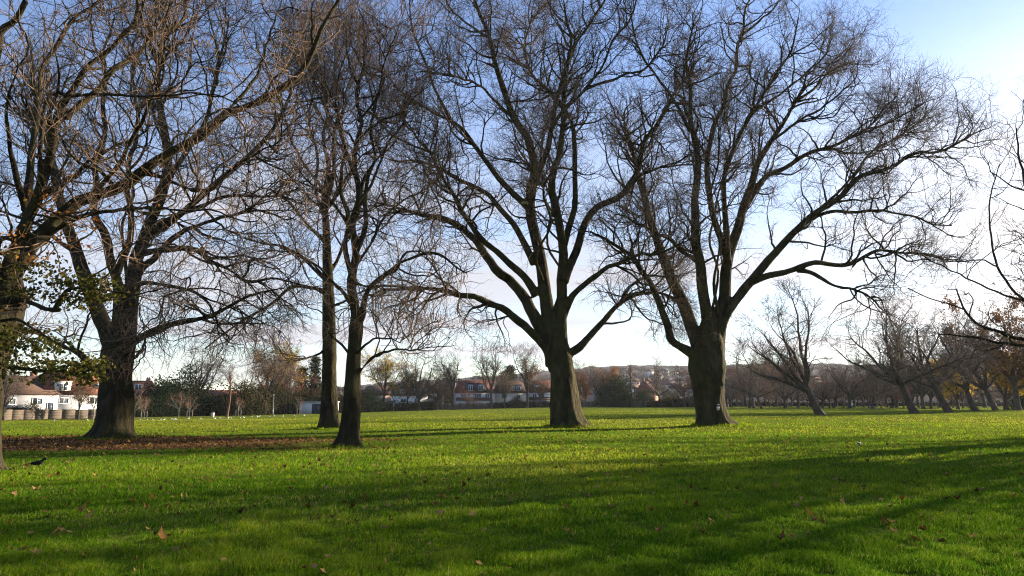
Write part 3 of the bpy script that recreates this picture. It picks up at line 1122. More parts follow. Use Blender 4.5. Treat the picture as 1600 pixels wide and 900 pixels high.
A_LIMBS = [
    ([(163, 590), (159, 583), (144, 571), (122, 552), (98, 541), (71, 528), (61, 522), (35, 515)], 12, 3, -1.5),
    ([(180, 560), (174, 537), (162, 507), (151, 480), (140, 455), (130, 425), (120, 395), (100, 330), (80, 260), (60, 170), (50, 80)], 25, 3, 2.5),
    ([(186, 560), (185, 514), (185, 469), (181, 431), (170, 393), (159, 352), (147, 329), (150, 260), (165, 190), (160, 110), (175, 30)], 19, 2, -3.0),
    ([(194, 560), (200, 525), (208, 476), (213, 439), (215, 408), (227, 371), (234, 337), (245, 303), (256, 240), (252, 140), (262, 60), (255, -30)], 25, 2, 1.0),
    ([(214, 405), (219, 397), (257, 390), (302, 390), (332, 408), (363, 427), (393, 439), (432, 436), (470, 445)], 11, 2, -3.0),
    ([(213, 432), (225, 415), (240, 405), (270, 372), (310, 352), (362, 336), (410, 330), (450, 345)], 11, 2, 3.0),
    ([(200, 540), (220, 527), (245, 515), (276, 505), (325, 495), (350, 484), (390, 462), (440, 450)], 12, 2, -2.5),
    ([(214, 446), (227, 442), (264, 446), (302, 457), (332, 480), (340, 507), (357, 530)], 7, 2, -5.0),
    ([(202, 563), (213, 556), (226, 541), (228, 528), (250, 520)], 5, 2, -4.0),
    ([(228, 370), (262, 350), (320, 300), (380, 255), (430, 190), (470, 120), (490, 40)], 12, 2, 3.0),
    ([(227, 371), (260, 345), (300, 325), (350, 310), (415, 305), (470, 295)], 9, 2, -5.5),
    ([(246, 300), (285, 250), (320, 180), (345, 100), (355, 20)], 9, 2, 4.5, 0.5),
    ([(181, 431), (205, 360), (200, 280), (215, 200), (205, 100), (225, 10)], 11, 2, 6.5),
    ([(120, 395), (95, 380), (60, 350), (25, 340), (-20, 320)], 8, 2, 3.0, 1.0),
    ([(190, 500), (200, 440), (190, 380), (205, 300), (195, 220)], 7, 1.5, -8.0),
]
traced_tree('plane_tree', 'stout dark bare plane tree with spreading low limbs, behind the brown leaf litter', 'tree', Y_A,
            [(172, 688, 74), (176, 672, 56), (180, 655, 52), (182, 620, 50), (183, 590, 45), (185, 560, 46), (186, 540, 42), (187, 522, 28), (188, 506, 12)], A_LIMBS, 303, M['dark_bark'], M['twig'],
            ((235, 270), (270, 350), 9.5), [(-0.9, 0.3, 0.5), (-1.5, 0.25, 0.5), (-2.1, 0.3, 0.5), (0.1, 0.5, 0.5), (3.2, 0.5, 0.7), (1.5, 0.6, 0.3)], dens=0.85, flare_h=0.7)

B1_LIMBS = [
    ([(514, 470), (506, 456), (490, 450), (458, 448), (430, 470), (395, 492), (350, 521), (320, 545)], 7, 2, -3.0),
    ([(512, 440), (495, 425), (470, 400), (440, 385), (410, 380), (380, 372)], 6, 2, 3.5),
    ([(513, 430), (530, 400), (545, 360), (575, 330), (600, 300)], 6, 2, 4),
    ([(510, 380), (480, 350), (455, 320), (430, 300), (400, 290)], 6, 2, -4),
    ([(509, 330), (535, 290), (560, 250), (590, 225)], 5, 2, -3),
    ([(508, 300), (485, 270), (460, 230), (445, 190), (420, 160)], 5, 2, 3),
    ([(509, 320), (522, 270), (518, 220), (530, 170), (525, 110), (538, 50)], 7, 2, 1.5),
    ([(510, 350), (494, 300), (497, 250), (484, 200), (488, 140), (478, 80)], 6, 2, 2.0),
    ([(511, 220), (535, 180), (545, 130), (565, 90)], 4, 2, 3),
    ([(512, 200), (490, 160), (475, 110), (455, 70)], 4, 2, -3),
    ([(514, 540), (500, 552), (478, 560), (450, 566)], 4, 1.5, -3),
    ([(515, 480), (540, 470), (566, 455), (590, 450)], 4, 2, -5),
]
traced_tree('tall_tree', 'slender straight dark tree standing just behind the nearer slim trunk', 'tree', Y_B1,
            [(513, 671, 42), (514, 655, 30), (514, 630, 26), (515, 590, 23), (515, 540, 21), (514, 480, 19), (512, 420, 15), (510, 360, 12), (507, 310, 10), (513, 260, 7), (505, 215, 5), (512, 170, 3), (506, 130, 2)],
            B1_LIMBS, 404, M['dark_bark'], M['twig'], ((505, 270), (150, 320), 7.5), [(-0.3, 0.5, 0.6), (0.8, 0.5, 0.4), (2.6, 0.5, 0.5), (-2.2, 0.5, 0.4)], dens=0.8, voxel=0.05, flare_h=0.8)
B2_LIMBS = [
    ([(556, 510), (556, 490), (549, 440), (556, 395), (550, 350), (562, 305), (553, 250), (565, 195), (557, 145), (570, 90), (566, 20)], 15, 2, 1.0),
    ([(560, 505), (566, 490), (574, 456), (598, 432), (630, 408), (682, 396), (710, 416), (730, 426)], 11, 2, -2.5),
    ([(552, 440), (575, 448), (610, 446), (645, 452), (690, 450)], 5, 1.5, 3.0),
    ([(556, 592), (564, 579), (582, 559), (612, 547), (640, 547), (657, 547)], 6, 1.5, -1.5),
    ([(551, 560), (535, 540), (515, 520), (505, 490), (480, 480)], 4, 1.5, -2),
    ([(551, 480), (535, 455), (520, 440), (500, 420), (470, 400), (440, 390)], 6, 1.5, -3),
    ([(553, 440), (540, 390), (545, 340), (530, 290), (538, 230), (526, 160), (534, 90)], 9, 1.5, -1.5),
    ([(555, 400), (572, 350), (570, 300), (584, 250), (580, 190), (596, 130), (592, 60)], 8, 1.5, 1.5),
    ([(552, 420), (580, 380), (600, 340), (635, 310), (660, 300)], 6, 1.5, 3),
    ([(553, 370), (530, 330), (500, 300), (470, 285), (440, 280)], 5, 1.5, -3),
    ([(557, 320), (585, 280), (600, 235), (625, 200), (640, 150)], 5, 1.5, 2.5),
    ([(556, 270), (535, 220), (525, 170), (500, 130), (490, 80)], 5, 1.5, 2.5),
    ([(560, 190), (590, 150), (600, 100), (620, 50)], 4, 1.5, -2.5),
    ([(563, 140), (545, 100), (540, 50), (525, 0)], 4, 1.5, -2),
    ([(556, 555), (575, 535), (600, 528), (625, 535)], 4, 1.5, -3.0),
]
traced_tree('tall_tree', 'nearer of two slim trunked trees, smooth grey trunk flaring at its foot', 'tree', Y_B2,
            [(546, 699, 46), (547, 684, 32), (549, 650, 28), (551, 610, 26), (553, 560, 24), (556, 515, 23), (557, 500, 19)], B2_LIMBS, 505, M['dark_bark'], M['red_twig'],
            ((555, 265), (185, 300), 6.5), [(-0.4, 0.5, 0.6), (0.9, 0.5, 0.4), (3.3, 0.45, 0.8), (-2.2, 0.5, 0.4)], dens=0.95, levels=(1.4, 3.8), voxel=0.04, flare_h=0.6,
            leaves=[('brown_leaf', 420, 0.10, None, None)], thr=0.06, droopz=0.0)

Z_LIMBS = [
    ([(-2, 470), (20, 430), (60, 375), (120, 310), (190, 288), (230, 267), (280, 238), (330, 205), (350, 180), (390, 162), (430, 140), (465, 110), (490, 75), (505, 50), (525, 20), (545, -25)], 25, 4, 1.2),
    ([(225, 270), (253, 277), (290, 293), (330, 297), (350, 277), (380, 253), (397, 240), (430, 225)], 9, 2, -1.5, 0.4),
    ([(0, 480), (20, 400), (45, 320), (75, 250), (100, 187), (110, 163), (133, 123), (143, 103), (177, 60), (200, 33), (207, -10)], 23, 5, -1.5),
    ([(100, 185), (140, 150), (173, 117), (205, 90), (233, 63), (283, 27), (300, -20)], 11, 5, 2.0, -0.9),
    ([(-30, 300), (-15, 150), (0, 60), (20, 33), (40, 0)], 22, 9, -2.0, -1.0),
    ([(40, 330), (55, 200), (67, 107), (90, 67), (117, 30), (150, 5), (165, -20)], 13, 5, 2.5),
    ([(60, 290), (73, 155), (110, 150), (157, 147), (200, 150), (253, 150), (300, 145), (333, 150)], 7, 2, -2.2, -0.4),
    ([(-8, 400), (0, 374), (23, 371), (42, 352), (49, 337), (70, 300)], 12, 3, -2.0),
    ([(0, 478), (29, 467), (53, 475), (69, 483), (93, 483)], 11, 7, -1.0, 0, 0),
    ([(88, 483), (92, 470), (110, 452), (140, 450), (165, 455)], 6, 1.5, -1.6, -0.9),
    ([(-15, 560), (10, 572), (40, 577), (90, 580), (120, 586), (150, 596)], 7, 1.5, -1.2, 0, 0),
    ([(0, 500), (28, 500), (50, 512), (80, 530), (110, 545)], 5, 1.5, -2, 0, 0),
    ([(150, 300), (190, 250), (220, 190), (250, 130), (260, 60)], 9, 2, -2, 0.6),
    ([(60, 380), (110, 345), (170, 330), (230, 325), (300, 330)], 9, 2, -2.5, 0.3),
    ([(350, 180), (400, 120), (420, 60), (440, 0)], 6, 2, 2.5, 0.9),
    ([(40, 330), (20, 250), (10, 170), (30, 100)], 9, 2, -2.5),
]
traced_tree('spreading_tree', 'huge near tree whose long limbs sweep in from the edge over the lawn', 'tree', Y_Z,
            [(-42, 733, 84), (-44, 715, 74), (-43, 690, 70), (-42, 650, 69), (-36, 600, 67), (-26, 560, 66), (-7, 520, 64), (5, 482, 60), (11, 452, 46), (17, 425, 26), (20, 405, 10)], Z_LIMBS, 606, M['dark_bark'], M['red_twig'],
            ((150, 200), (400, 350), 6.0), [(0.0, 0.35, 0.9), (-0.9, 0.4, 0.6), (1.0, 0.5, 0.5), (3.0, 0.5, 0.5)], dens=0.72, levels=(1.0, 2.8), voxel=0.035, flare_h=0.45, thr=0.05,
            leaves=[('green_leaf', 1500, 0.10, (-20, 505, 95, 600), (-1.5, 1.0)), ('green_leaf', 700, 0.10, (90, 555, 160, 598), (-1.5, 0.3)), ('green_leaf', 1000, 0.10, (85, 430, 175, 478), (-1.6, 0.3)),
                    ('green_leaf', 800, 0.10, (-10, 395, 100, 470), (-1.5, 0.8)), ('brown_leaf', 500, 0.09, None, None), ('rust_leaf', 260, 0.10, (0, 300, 130, 420), (-2, 1))], droopz=-50, tipr=0.0028)

E_LIMBS = [
    ([(1722, 560), (1690, 535), (1640, 536), (1600, 530), (1551, 516), (1526, 504), (1505, 483), (1495, 450)], 9.9, 2, -2.0),
    ([(1700, 545), (1650, 541), (1600, 539), (1551, 534), (1500, 524), (1470, 522)], 6.6, 2, 2.0),
    ([(1505, 483), (1480, 474), (1449, 465), (1423, 452)], 2.2, 1.5, -3, -1.8),
    ([(1715, 540), (1660, 500), (1600, 469), (1575, 443), (1555, 410), (1548, 370), (1548, 320), (1559, 256)], 5.0, 1.5, 2.5),
    ([(1600, 470), (1564, 459), (1516, 437), (1473, 416), (1431, 395)], 3.3, 1.5, -1.0, 1.0),
    ([(1720, 520), (1690, 440), (1660, 380), (1620, 330), (1595, 260), (1590, 200)], 8.8, 2, -3.5),
    ([(1730, 520), (1735, 420), (1745, 320), (1740, 200), (1750, 80)], 13.2, 3, 1.5),
    ([(1738, 530), (1790, 450), (1840, 360), (1880, 260), (1900, 150)], 12.1, 3, 2.5),
    ([(1735, 530), (1770, 430), (1790, 320), (1810, 200), (1830, 60)], 11.0, 3, -4.0),
    ([(1742, 560), (1810, 510), (1880, 480), (1950, 460)], 8.8, 3, -1.0),
    ([(1737, 420), (1710, 350), (1690, 270), (1695, 180)], 5.5, 2, 4.5),
    ([(1660, 500), (1630, 470), (1610, 430), (1605, 380)], 2.8, 1.5, -3.5, 1.2),
]
traced_tree('plane_tree', 'bare tree beyond the edge of the view, only its thin branch ends reaching in', 'tree', Y_E,
            [(1735, 690, 80), (1733, 675, 66), (1731, 655, 58), (1730, 620, 52), (1729, 580, 50), (1730, 550, 50), (1732, 525, 44)], E_LIMBS, 707, M['dark_bark'], M['twig'],
            ((1760, 300), (230, 330), 9.0), [(0.2, 0.5, 0.6), (2.0, 0.5, 0.6), (4.0, 0.5, 0.5)], dens=0.3)

# the row goes on out of the frame: more trees whose long shadows cross the foreground
_side = proto_tree(81, 24, 0.75, 19, 'spread', M['dark_bark'], M['twig'])
for _k, (_x, _y, _r, _s, _lb) in enumerate([(62, 52, 4.0, 1.05, 'bare tree out of frame farther along the row')]):
    place_proto(_side, 'bare_tree', _lb, 'tree', (_x, _y, gz(_x, _y) - 0.05), _r, _s)

# ------------------------------------------------------------------ houses
def window(parent, x, y, z, w, h, fr='white_paint', bars=1, axis=1, name='window'):
    """frame with its panes; the front looks along -y of the house"""
    f = MB()
    t = 0.09
    f.box((x, y - 0.05, z + h / 2 - t / 2), (w, 0.1, t))
    f.box((x, y - 0.07, z - h / 2 + t / 2), (w + 0.1, 0.15, t))
    for k in range(bars + 2):
        xx = x - w / 2 + t / 2 + (w - t) * k / (bars + 1)
        f.box((xx, y - 0.045, z), (t, 0.085, h - 2 * t))
    o = f.obj(name, M[fr], parent)
    MB().box((x, y - 0.012, z), (w - 0.02, 0.02, h - 0.02)).obj('pane', M['glass'], o)
    return o


def hip_roof(mb, w, d, z0, h, over=0.4, hip=0.0, y0=0.0, x0=0.0):
    """ridge along x; hip = how far each ridge end is drawn in"""
    a, b = w / 2 + over, d / 2 + over
    r = w / 2 + (over if hip == 0 else -hip)
    V = [(x0 - a, y0 - b, z0), (x0 + a, y0 - b, z0), (x0 + a, y0 + b, z0), (x0 - a, y0 + b, z0), (x0 - r, y0, z0 + h), (x0 + r, y0, z0 + h)]
    T = [(0, 4, 3), (1, 2, 5)]
    Q = [(0, 1, 5, 4), (2, 3, 4, 5), (3, 2, 1, 0)]
    mb.add(V, Q, T)
    return mb


def gable_fill(mb, w, d, z0, h):
    """wall triangles under a gable roof"""
    for sx in (-1, 1):
        x = sx * (w / 2 - 0.01)
        mb.add([(x, -d / 2, z0), (x, d / 2, z0), (x, 0, z0 + h)], None, [(0, 1, 2)])


def house(name, label, loc, rz, w, d, eave, rise, wall, roof, hip=0.0, wins=(), dormers=(), chim=(), mansard=None, porch=None, cat='house', group=None, over=0.35):
    t = thing(name, label, cat, tuple(loc), rz, group)
    b = MB().box((0, 0, eave / 2 - 0.5), (w, d, eave + 1.0))
    if hip == 0:
        gable_fill(b, w, d, eave, rise)
    b.obj('wall', M[wall], t)
    rb = MB()
    if mansard:
        # steep tiled lower slope then a shallow top
        mh, mi_ = mansard
        rb.box((0, 0, eave + mh / 2 + 0.05), (w + 0.5, d + 0.5, mh), top=((w + 0.5 - 2 * mi_) / (w + 0.5), (d + 0.5 - 2 * mi_) / (d + 0.5)))
        hip_roof(rb, w - 2 * mi_ + 0.1, d - 2 * mi_ + 0.1, eave + mh + 0.08, rise, 0.3, hip)
    else:
        hip_roof(rb, w, d, eave + 0.02, rise, over, hip)
    ro = rb.obj('roof', M[roof], t)
    for (x, y, z, h) in chim:
        c = MB().box((x, y, z + h / 2), (0.9, 0.7, h))
        c.box((x, y, z + h + 0.06), (1.02, 0.82, 0.14))
        for k in (-0.22, 0.22):
            c.tubes(np.array([[(x + k, y, z + h + 0.1), (x + k, y, z + h + 0.5)]]), np.array([[0.12, 0.1]]), 8, True)
        c.obj('chimney', M['brick'], ro)
    for (x, z, ww, hh, bars) in wins:
        window(t, x, -d / 2, z, ww, hh, 'white_paint', bars)
    for (x, z, ww, hh, wl, nb) in dormers:
        dm = MB().box((x, -d / 2 + 1.05, z), (ww, 2.1, hh))
        dm.box((x, -d / 2 + 0.98, z + hh / 2 + 0.07), (ww + 0.3, 2.3, 0.14))
        do = dm.obj('dormer', M[wl], t)
        for k in range(nb):
            xx = x + (k - (nb - 1) / 2) * ww / nb
            f = MB()
            fw, fh = min(ww / nb * 0.7, 1.7), hh * 0.7
            f.box((xx, -d / 2 - 0.03, z), (fw, 0.06, fh))
            f.obj('window_frame', M['white_paint'], do)
            g = MB()
            for s in (-1, 1):
                g.box((xx + s * fw * 0.235, -d / 2 - 0.065, z), (fw * 0.4, 0.02, fh * 0.84))
            g.obj('window_pane', M['glass'], do)
    if porch:
        (x, ww, dd, hh, pw) = porch
        pb = MB().box((x, -d / 2 - dd / 2 - 0.002, hh / 2 - 0.5), (ww, dd, hh + 1.0))
        po = pb.obj('extension', M[pw], t)
        V = [(x - ww / 2 - 0.2, -d / 2 - dd - 0.25, hh + 0.02), (x + ww / 2 + 0.2, -d / 2 - dd - 0.25, hh + 0.02), (x + ww / 2 + 0.2, -d / 2 - 0.02, hh + 1.0), (x - ww / 2 - 0.2, -d / 2 - 0.02, hh + 1.0)]
        V += [(a, bb, c - 0.15) for (a, bb, c) in V]
        MB().add(V, [(0, 1, 2, 3), (7, 6, 5, 4), (0, 4, 5, 1), (1, 5, 6, 2), (2, 6, 7, 3), (3, 7, 4, 0)]).obj('extension_roof', M['brown_tile'], po)
    return t


RZL = math.radians(57)                      # the left row looks towards the right, into the sun
p = gpt(107, 150)
house('tile_hung_house', 'white rendered house with red tile hung upper floor and broad white dormer window', (p[0], p[1], p[2]), RZL, 13.5, 8.0, 4.6, 1.6, 'white_render', 'sunlit_red_tile', 1.0,
      wins=[(-3.4, 3.4, 2.7, 1.2, 2), (3.0, 3.5, 2.2, 1.3, 1), (2.6, 0.9, 1.8, 0.9, 1)], dormers=[(-3.3, 6.1, 3.0, 2.0, 'white_render', 1), (3.6, 6.4, 1.3, 1.0, 'white_render', 1)], mansard=(2.9, 0.9), chim=[(0.2, 0.4, 8.6, 1.5)])
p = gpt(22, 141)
house('semi_detached_house', 'white walled house, shade put into its grey wall colour, half hidden by the bare tree at the left end', (p[0], p[1], p[2]), RZL, 12.0, 8.0, 4.5, 3.6, 'grey_render', 'brown_tile', 2.0,  # grey wall colour stands in for the shadow falling on white render
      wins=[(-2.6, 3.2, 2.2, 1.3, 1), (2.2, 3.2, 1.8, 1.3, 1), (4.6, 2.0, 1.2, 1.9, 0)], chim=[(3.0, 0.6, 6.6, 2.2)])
p = gpt(152, 168)
house('brick_house', 'house with a pale pink brick side beside the stout dark trunk', (p[0], p[1], p[2]), math.radians(10), 8.0, 7.0, 4.4, 3.3, 'pink_brick', 'brown_tile', 0.0,
      wins=[(-1.8, 3.3, 1.4, 1.2, 1), (1.6, 3.3, 1.4, 1.2, 1)], chim=[(-2.6, 0.3, 6.6, 1.8)])
p = gpt(214, 185)
house('brick_house', 'red brick house with a flat roofed white dormer above the dark hedge', (p[0], p[1], p[2]), math.radians(35), 9.0, 8.0, 5.0, 3.6, 'brick', 'red_tile', 1.5, dormers=[(-0.6, 6.9, 2.4, 2.2, 'brick', 1)], chim=[(2.2, 0.4, 7.5, 1.6)])
p = gpt(255, 190)
house('bungalow', 'brown roofed bungalow with a cream gable end showing over the hedge', (p[0], p[1], p[2]), math.radians(-20), 12.0, 9.0, 3.9, 3.3, 'cream_render', 'brown_tile', 2.5, wins=[(3.0, 2.8, 1.6, 1.2, 1)], chim=[(-2.5, 0.5, 5.8, 1.5)])
p = gpt(342, 230)
house('brick_house', 'low red roofed house behind the pollard stem', (p[0], p[1], p[2]), math.radians(8), 15.0, 8.0, 4.5, 2.6, 'white_render', 'red_tile', 2.0, wins=[(0.5, 3.2, 1.8, 1.2, 1), (4.0, 3.2, 1.6, 1.2, 1)])
# the middle row, its fronts in shade
p = gpt(640, 255)
house('dormer_house', 'brown roofed house with two white dormer windows behind the spreading bare tree', (p[0], p[1], p[2] + 0.5), math.radians(6), 12.5, 8.0, 4.3, 1.5, 'white_render', 'brown_tile', 1.5,
      wins=[(-2.0, 2.9, 1.8, 1.4, 1), (2.6, 2.9, 1.7, 1.4, 1)], dormers=[(-2.4, 6.0, 2.4, 1.9, 'slate', 1), (2.8, 6.0, 4.4, 1.9, 'slate', 2)], mansard=(2.8, 0.8), chim=[(1.5, 0.4, 8.2, 1.7)])
p = gpt(672, 262)
house('hipped_house', 'white house under a brown pyramid roof beside the spreading tree', (p[0], p[1], p[2] + 0.5), math.radians(6), 9.5, 9.0, 5.2, 4.0, 'white_render', 'brown_tile', 4.2,
      wins=[(0.0, 4.0, 1.7, 1.5, 1), (3.3, 4.2, 0.9, 1.0, 0), (-3.2, 4.0, 1.2, 1.3, 0)])
p = gpt(741, 268)
house('dormer_house', 'red roofed white house with one wide black dormer and a low brown sunroom', (p[0], p[1], p[2] + 0.4), math.radians(4), 14.5, 9.0, 5.2, 4.6, 'white_render', 'red_tile', 1.2,
      wins=[(-3.9, 4.3, 1.9, 1.3, 1), (1.2, 4.3, 2.4, 1.3, 2), (4.6, 4.3, 1.5, 1.2, 1)], dormers=[(0.4, 7.0, 7.6, 3.2, 'slate', 2)], porch=(-0.3, 12.5, 3.0, 2.6, 'white_render'), chim=[(-5.6, 0.3, 8.6, 1.6)])
p = gpt(797, 272)
house('dormer_house', 'cream house with a dark roof and white dormer left of the middle plane trunk', (p[0], p[1], p[2] + 0.3), math.radians(-2), 12.0, 9.0, 4.9, 4.7, 'cream_render', 'brown_tile', 1.5,
      wins=[(-2.0, 3.7, 1.9, 1.4, 1), (3.2, 3.7, 1.6, 1.4, 1)], dormers=[(2.2, 6.7, 4.6, 2.4, 'slate', 2)], chim=[(-4.0, 0.3, 8.4, 1.6)])
p = gpt(842, 276)
house('tile_hung_house', 'white walled house with a rust red roof beside the middle plane trunk', (p[0], p[1], p[2] + 0.3), math.radians(-4), 11.5, 9.0, 5.0, 4.6, 'white_render', 'red_tile', 1.5,
      wins=[(-1.4, 3.8, 1.5, 1.4, 1), (1.4, 3.8, 1.8, 1.4, 1)], dormers=[(-0.4, 6.7, 2.0, 1.8, 'white_render', 1)], porch=(0.5, 9, 2.4, 2.4, 'grey_render'))
p = gpt(872, 290)
house('slate_house', 'dark slate hung house half hidden by the middle plane trunk', (p[0], p[1], p[2] + 0.3), 0.0, 10.0, 9.0, 5.0, 4.8, 'grey_render', 'slate', 2.0, wins=[(-2.5, 3.8, 1.4, 1.3, 1)], dormers=[(-2.2, 6.9, 2.6, 2.0, 'slate', 1)])
p = gpt(588, 262)
house('pink_house', 'pinkish brick house glimpsed through the yellow leaved tree', (p[0], p[1], p[2] + 0.3), math.radians(8), 11.0, 8.0, 5.0, 3.4, 'pink_brick', 'brown_tile', 2.0, wins=[(-2.0, 3.6, 1.5, 1.4, 1), (2.4, 3.6, 1.6, 1.4, 1), (2.4, 1.2, 1.5, 1.2, 1)])
p = gpt(915, 300)
house('flat_roofed_house', 'white edged flat roofed house behind the orange leaved trees', (p[0], p[1], p[2] + 0.3), math.radians(-5), 11.0, 8.0, 6.6, 0.5, 'grey_render', 'white_paint', 1.0, wins=[(-2.0, 4.6, 1.5, 1.5, 1), (2.2, 4.6, 1.5, 1.5, 1)])
p = gpt(1010, 330)
house('gabled_house', 'house with a steep gable and pink sunlit roof slope beyond the park wall', (p[0], p[1], p[2] + 0.5), math.radians(68), 10.0, 9.0, 5.2, 5.4, 'brick', 'red_tile', 0.0, wins=[(0.0, 3.6, 1.4, 1.4, 1)], chim=[(-3.0, 0.2, 9.6, 2.2)])

# white flat roofed pavilion
p = gpt(499, 190)
t = thing('pavilion', 'low white flat roofed pavilion with dark doors behind the slim trunks', 'pavilion', tuple(p), math.radians(4))
MB().box((0, 0, 1.2), (9.0, 5.0, 3.4)).obj('wall', M['white_render'], t)
MB().box((0, -0.1, 3.02), (9.5, 5.6, 0.22)).obj('roof', M['grey_render'], t)
dm = MB().box((0.3, -2.53, 1.25), (3.4, 0.08, 2.5))
d1 = dm.obj('double_door', M['dark_paint'], t)
MB().box((0.25, -2.60, 1.2), (0.06, 0.08, 0.3)).obj('handle', M['metal'], d1)
d2 = MB().box((3.5, -2.53, 1.15), (1.1, 0.08, 2.3)).obj('door', M['dark_paint'], t)
MB().box((3.15, -2.60, 1.1), (0.06, 0.08, 0.3)).obj('handle', M['metal'], d2)


# ------------------------------------------------------------------ fences and hedges
def fence(name, label, pts, h, mat, seed, gap=2.4, board=True):
    rng = np.random.default_rng(seed)
    P = np.array(pts)
    t = thing(name, label, 'fence', tuple(P[0]))
    seg = np.linalg.norm(np.diff(P[:, :2], axis=0), axis=1)
    d = np.concatenate([[0], np.cumsum(seg)])
    n = max(int(d[-1] / gap), 1)
    sx = np.interp(np.linspace(0, d[-1], n + 1), d, P[:, 0])
    sy = np.interp(np.linspace(0, d[-1], n + 1), d, P[:, 1])
    panels = MB()
    for k in range(n):
        x0, y0, x1, y1 = sx[k], sy[k], sx[k + 1], sy[k + 1]
        a = math.atan2(y1 - y0, x1 - x0)
        L = math.hypot(x1 - x0, y1 - y0)
        hh = h * rng.uniform(0.96, 1.02)
        g = gz((x0 + x1) / 2, (y0 + y1) / 2)
        m = 6
        for j in range(m):
            panels.box(((x0 + x1) / 2 - P[0][0] + 0.012 * (j % 2) * math.sin(a), (y0 + y1) / 2 - P[0][1] - 0.012 * (j % 2) * math.cos(a), g - P[0][2] + hh * (j + 0.5) / m + 0.03), (L - 0.012, 0.05, hh / m - 0.004), a)
    for k in range(min(n + 1, 60)):
        MB().box((sx[k] - P[0][0] - 0.06, sy[k] - P[0][1] + 0.06, gz(sx[k], sy[k]) - P[0][2] + h * 0.52), (0.09, 0.09, h * 1.05), 0.5).obj('post', M[mat], t)
    panels.obj('panel', M[mat], t)
    return t


FL = [gpt(-60, 118), gpt(60, 133), gpt(158, 143)]
fence('panel_fence', 'weathered wooden panel fence in sunlight below the white houses', FL, 1.75, 'fence_wood', 1)
fence('panel_fence', 'long dark panel fence below the middle row of houses', [gpt(672, 236), gpt(772, 246), gpt(862, 256)], 1.9, 'old_fence', 2)
fence('panel_fence', 'short grey fence just right of the middle plane trunk', [gpt(898, 262), gpt(932, 264)], 1.9, 'old_fence', 3)
fence('panel_fence', 'pale broken fence between the evergreen and the thick plane trunk', [gpt(984, 268), gpt(1034, 270), gpt(1062, 272)], 2.2, 'fence_wood', 4)


def hedge(name, label, pts, h, depth, seed, kind, per=70, size=0.34, cat='hedge'):
    rng = np.random.default_rng(seed)
    P = np.array(pts)
    d = np.concatenate([[0], np.cumsum(np.linalg.norm(np.diff(P[:, :2], axis=0), axis=1))])
    n = int(d[-1] * per * h / 2)
    s = rng.uniform(0, d[-1], n)
    x = np.interp(s, d, P[:, 0]) + rng.normal(size=n) * 0.1
    y = np.interp(s, d, P[:, 1])
    top = np.interp(s, d, P[:, 3] if P.shape[1] > 3 else np.full(len(P), h)) * (0.86 + 0.16 * fbm(s * 1.0, s * 0.3, seed, 4, 0.5))
    z = top * rng.random(n) ** 0.75
    yy = y + rng.uniform(-0.5, 0.5, n) * depth * np.sqrt(np.clip(1.08 - (z / (top + 0.01)) ** 3, 0.1, 1))
    g = ground_z(x, yy)
    pts_ = np.stack([x - P[0][0], yy - P[0][1], g - P[0][2] + z], axis=1)
    mb = MB()
    leaf_cloud(mb, rng, pts_, size, 0.1)
    o = mb.obj(name, M[kind])
    o.location = tuple(P[0][:3])
    # an opaque heart of stems so the hedge is dense
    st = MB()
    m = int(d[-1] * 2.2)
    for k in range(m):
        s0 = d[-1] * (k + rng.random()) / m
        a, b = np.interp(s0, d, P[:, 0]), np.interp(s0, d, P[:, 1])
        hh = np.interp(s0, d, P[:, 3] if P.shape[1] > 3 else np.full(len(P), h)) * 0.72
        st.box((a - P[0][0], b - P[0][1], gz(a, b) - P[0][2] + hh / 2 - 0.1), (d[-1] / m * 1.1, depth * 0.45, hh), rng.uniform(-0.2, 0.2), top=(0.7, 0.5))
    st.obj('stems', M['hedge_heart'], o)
    return tag(o, label, cat)


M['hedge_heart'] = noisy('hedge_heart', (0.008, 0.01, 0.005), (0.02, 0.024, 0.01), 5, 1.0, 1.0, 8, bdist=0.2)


def hp(px, Y, h):
    a = gpt(px, Y)
    return (a[0], a[1], a[2], h)


hedge('hedge', 'tall dark evergreen hedge along the left side of the field', [hp(206, 156, 6.0), hp(240, 160, 5.0), hp(290, 166, 5.6), hp(330, 172, 5.0), hp(395, 182, 6.2), hp(470, 196, 5.0)], 6.5, 4.5, 31, 'evergreen', 150, 0.27)
hedge('hedge', 'olive brown undergrowth below the tall bare tree and the lamp post', [hp(385, 178, 7), hp(430, 184, 8.0), hp(475, 192, 6.5), hp(540, 200, 5.5), hp(572, 205, 5.0)], 7, 4.0, 32, 'olive_leaf', 120, 0.27)
hedge('hedge', 'clipped dark hedge in front of the brown roofed houses', [hp(556, 206, 4.6), hp(600, 216, 3.2), hp(650, 226, 3.2), hp(682, 234, 3.4)], 3.2, 2.4, 33, 'evergreen', 70, 0.34)
hedge('hedge', 'low dark hedge line in front of the cream house', [hp(770, 244, 2.4), hp(800, 247, 2.8), hp(862, 254, 2.4)], 2.4, 1.5, 34, 'olive_leaf', 70, 0.3)
hedge('hedge', 'overgrown bushes in front of the pale broken fence', [hp(1012, 262, 2.2), hp(1040, 266, 3.5), hp(1086, 272, 4.5)], 4, 2.2, 35, 'olive_leaf', 50, 0.4)
hedge('hedge', 'far low hedge line behind the right hand avenue', [hp(1080, 300, 3.0), hp(1250, 310, 2.4), hp(1450, 330, 2.2), hp(1690, 330, 2.6)], 2.5, 2.5, 36, 'olive_leaf', 26, 0.5)
hedge('hedge', 'brown scrub below the houses at the left end', [hp(-30, 131, 2.6), hp(28, 138, 3.0), hp(62, 141, 2.2)], 2.6, 1.6, 37, 'olive_leaf', 55, 0.3)

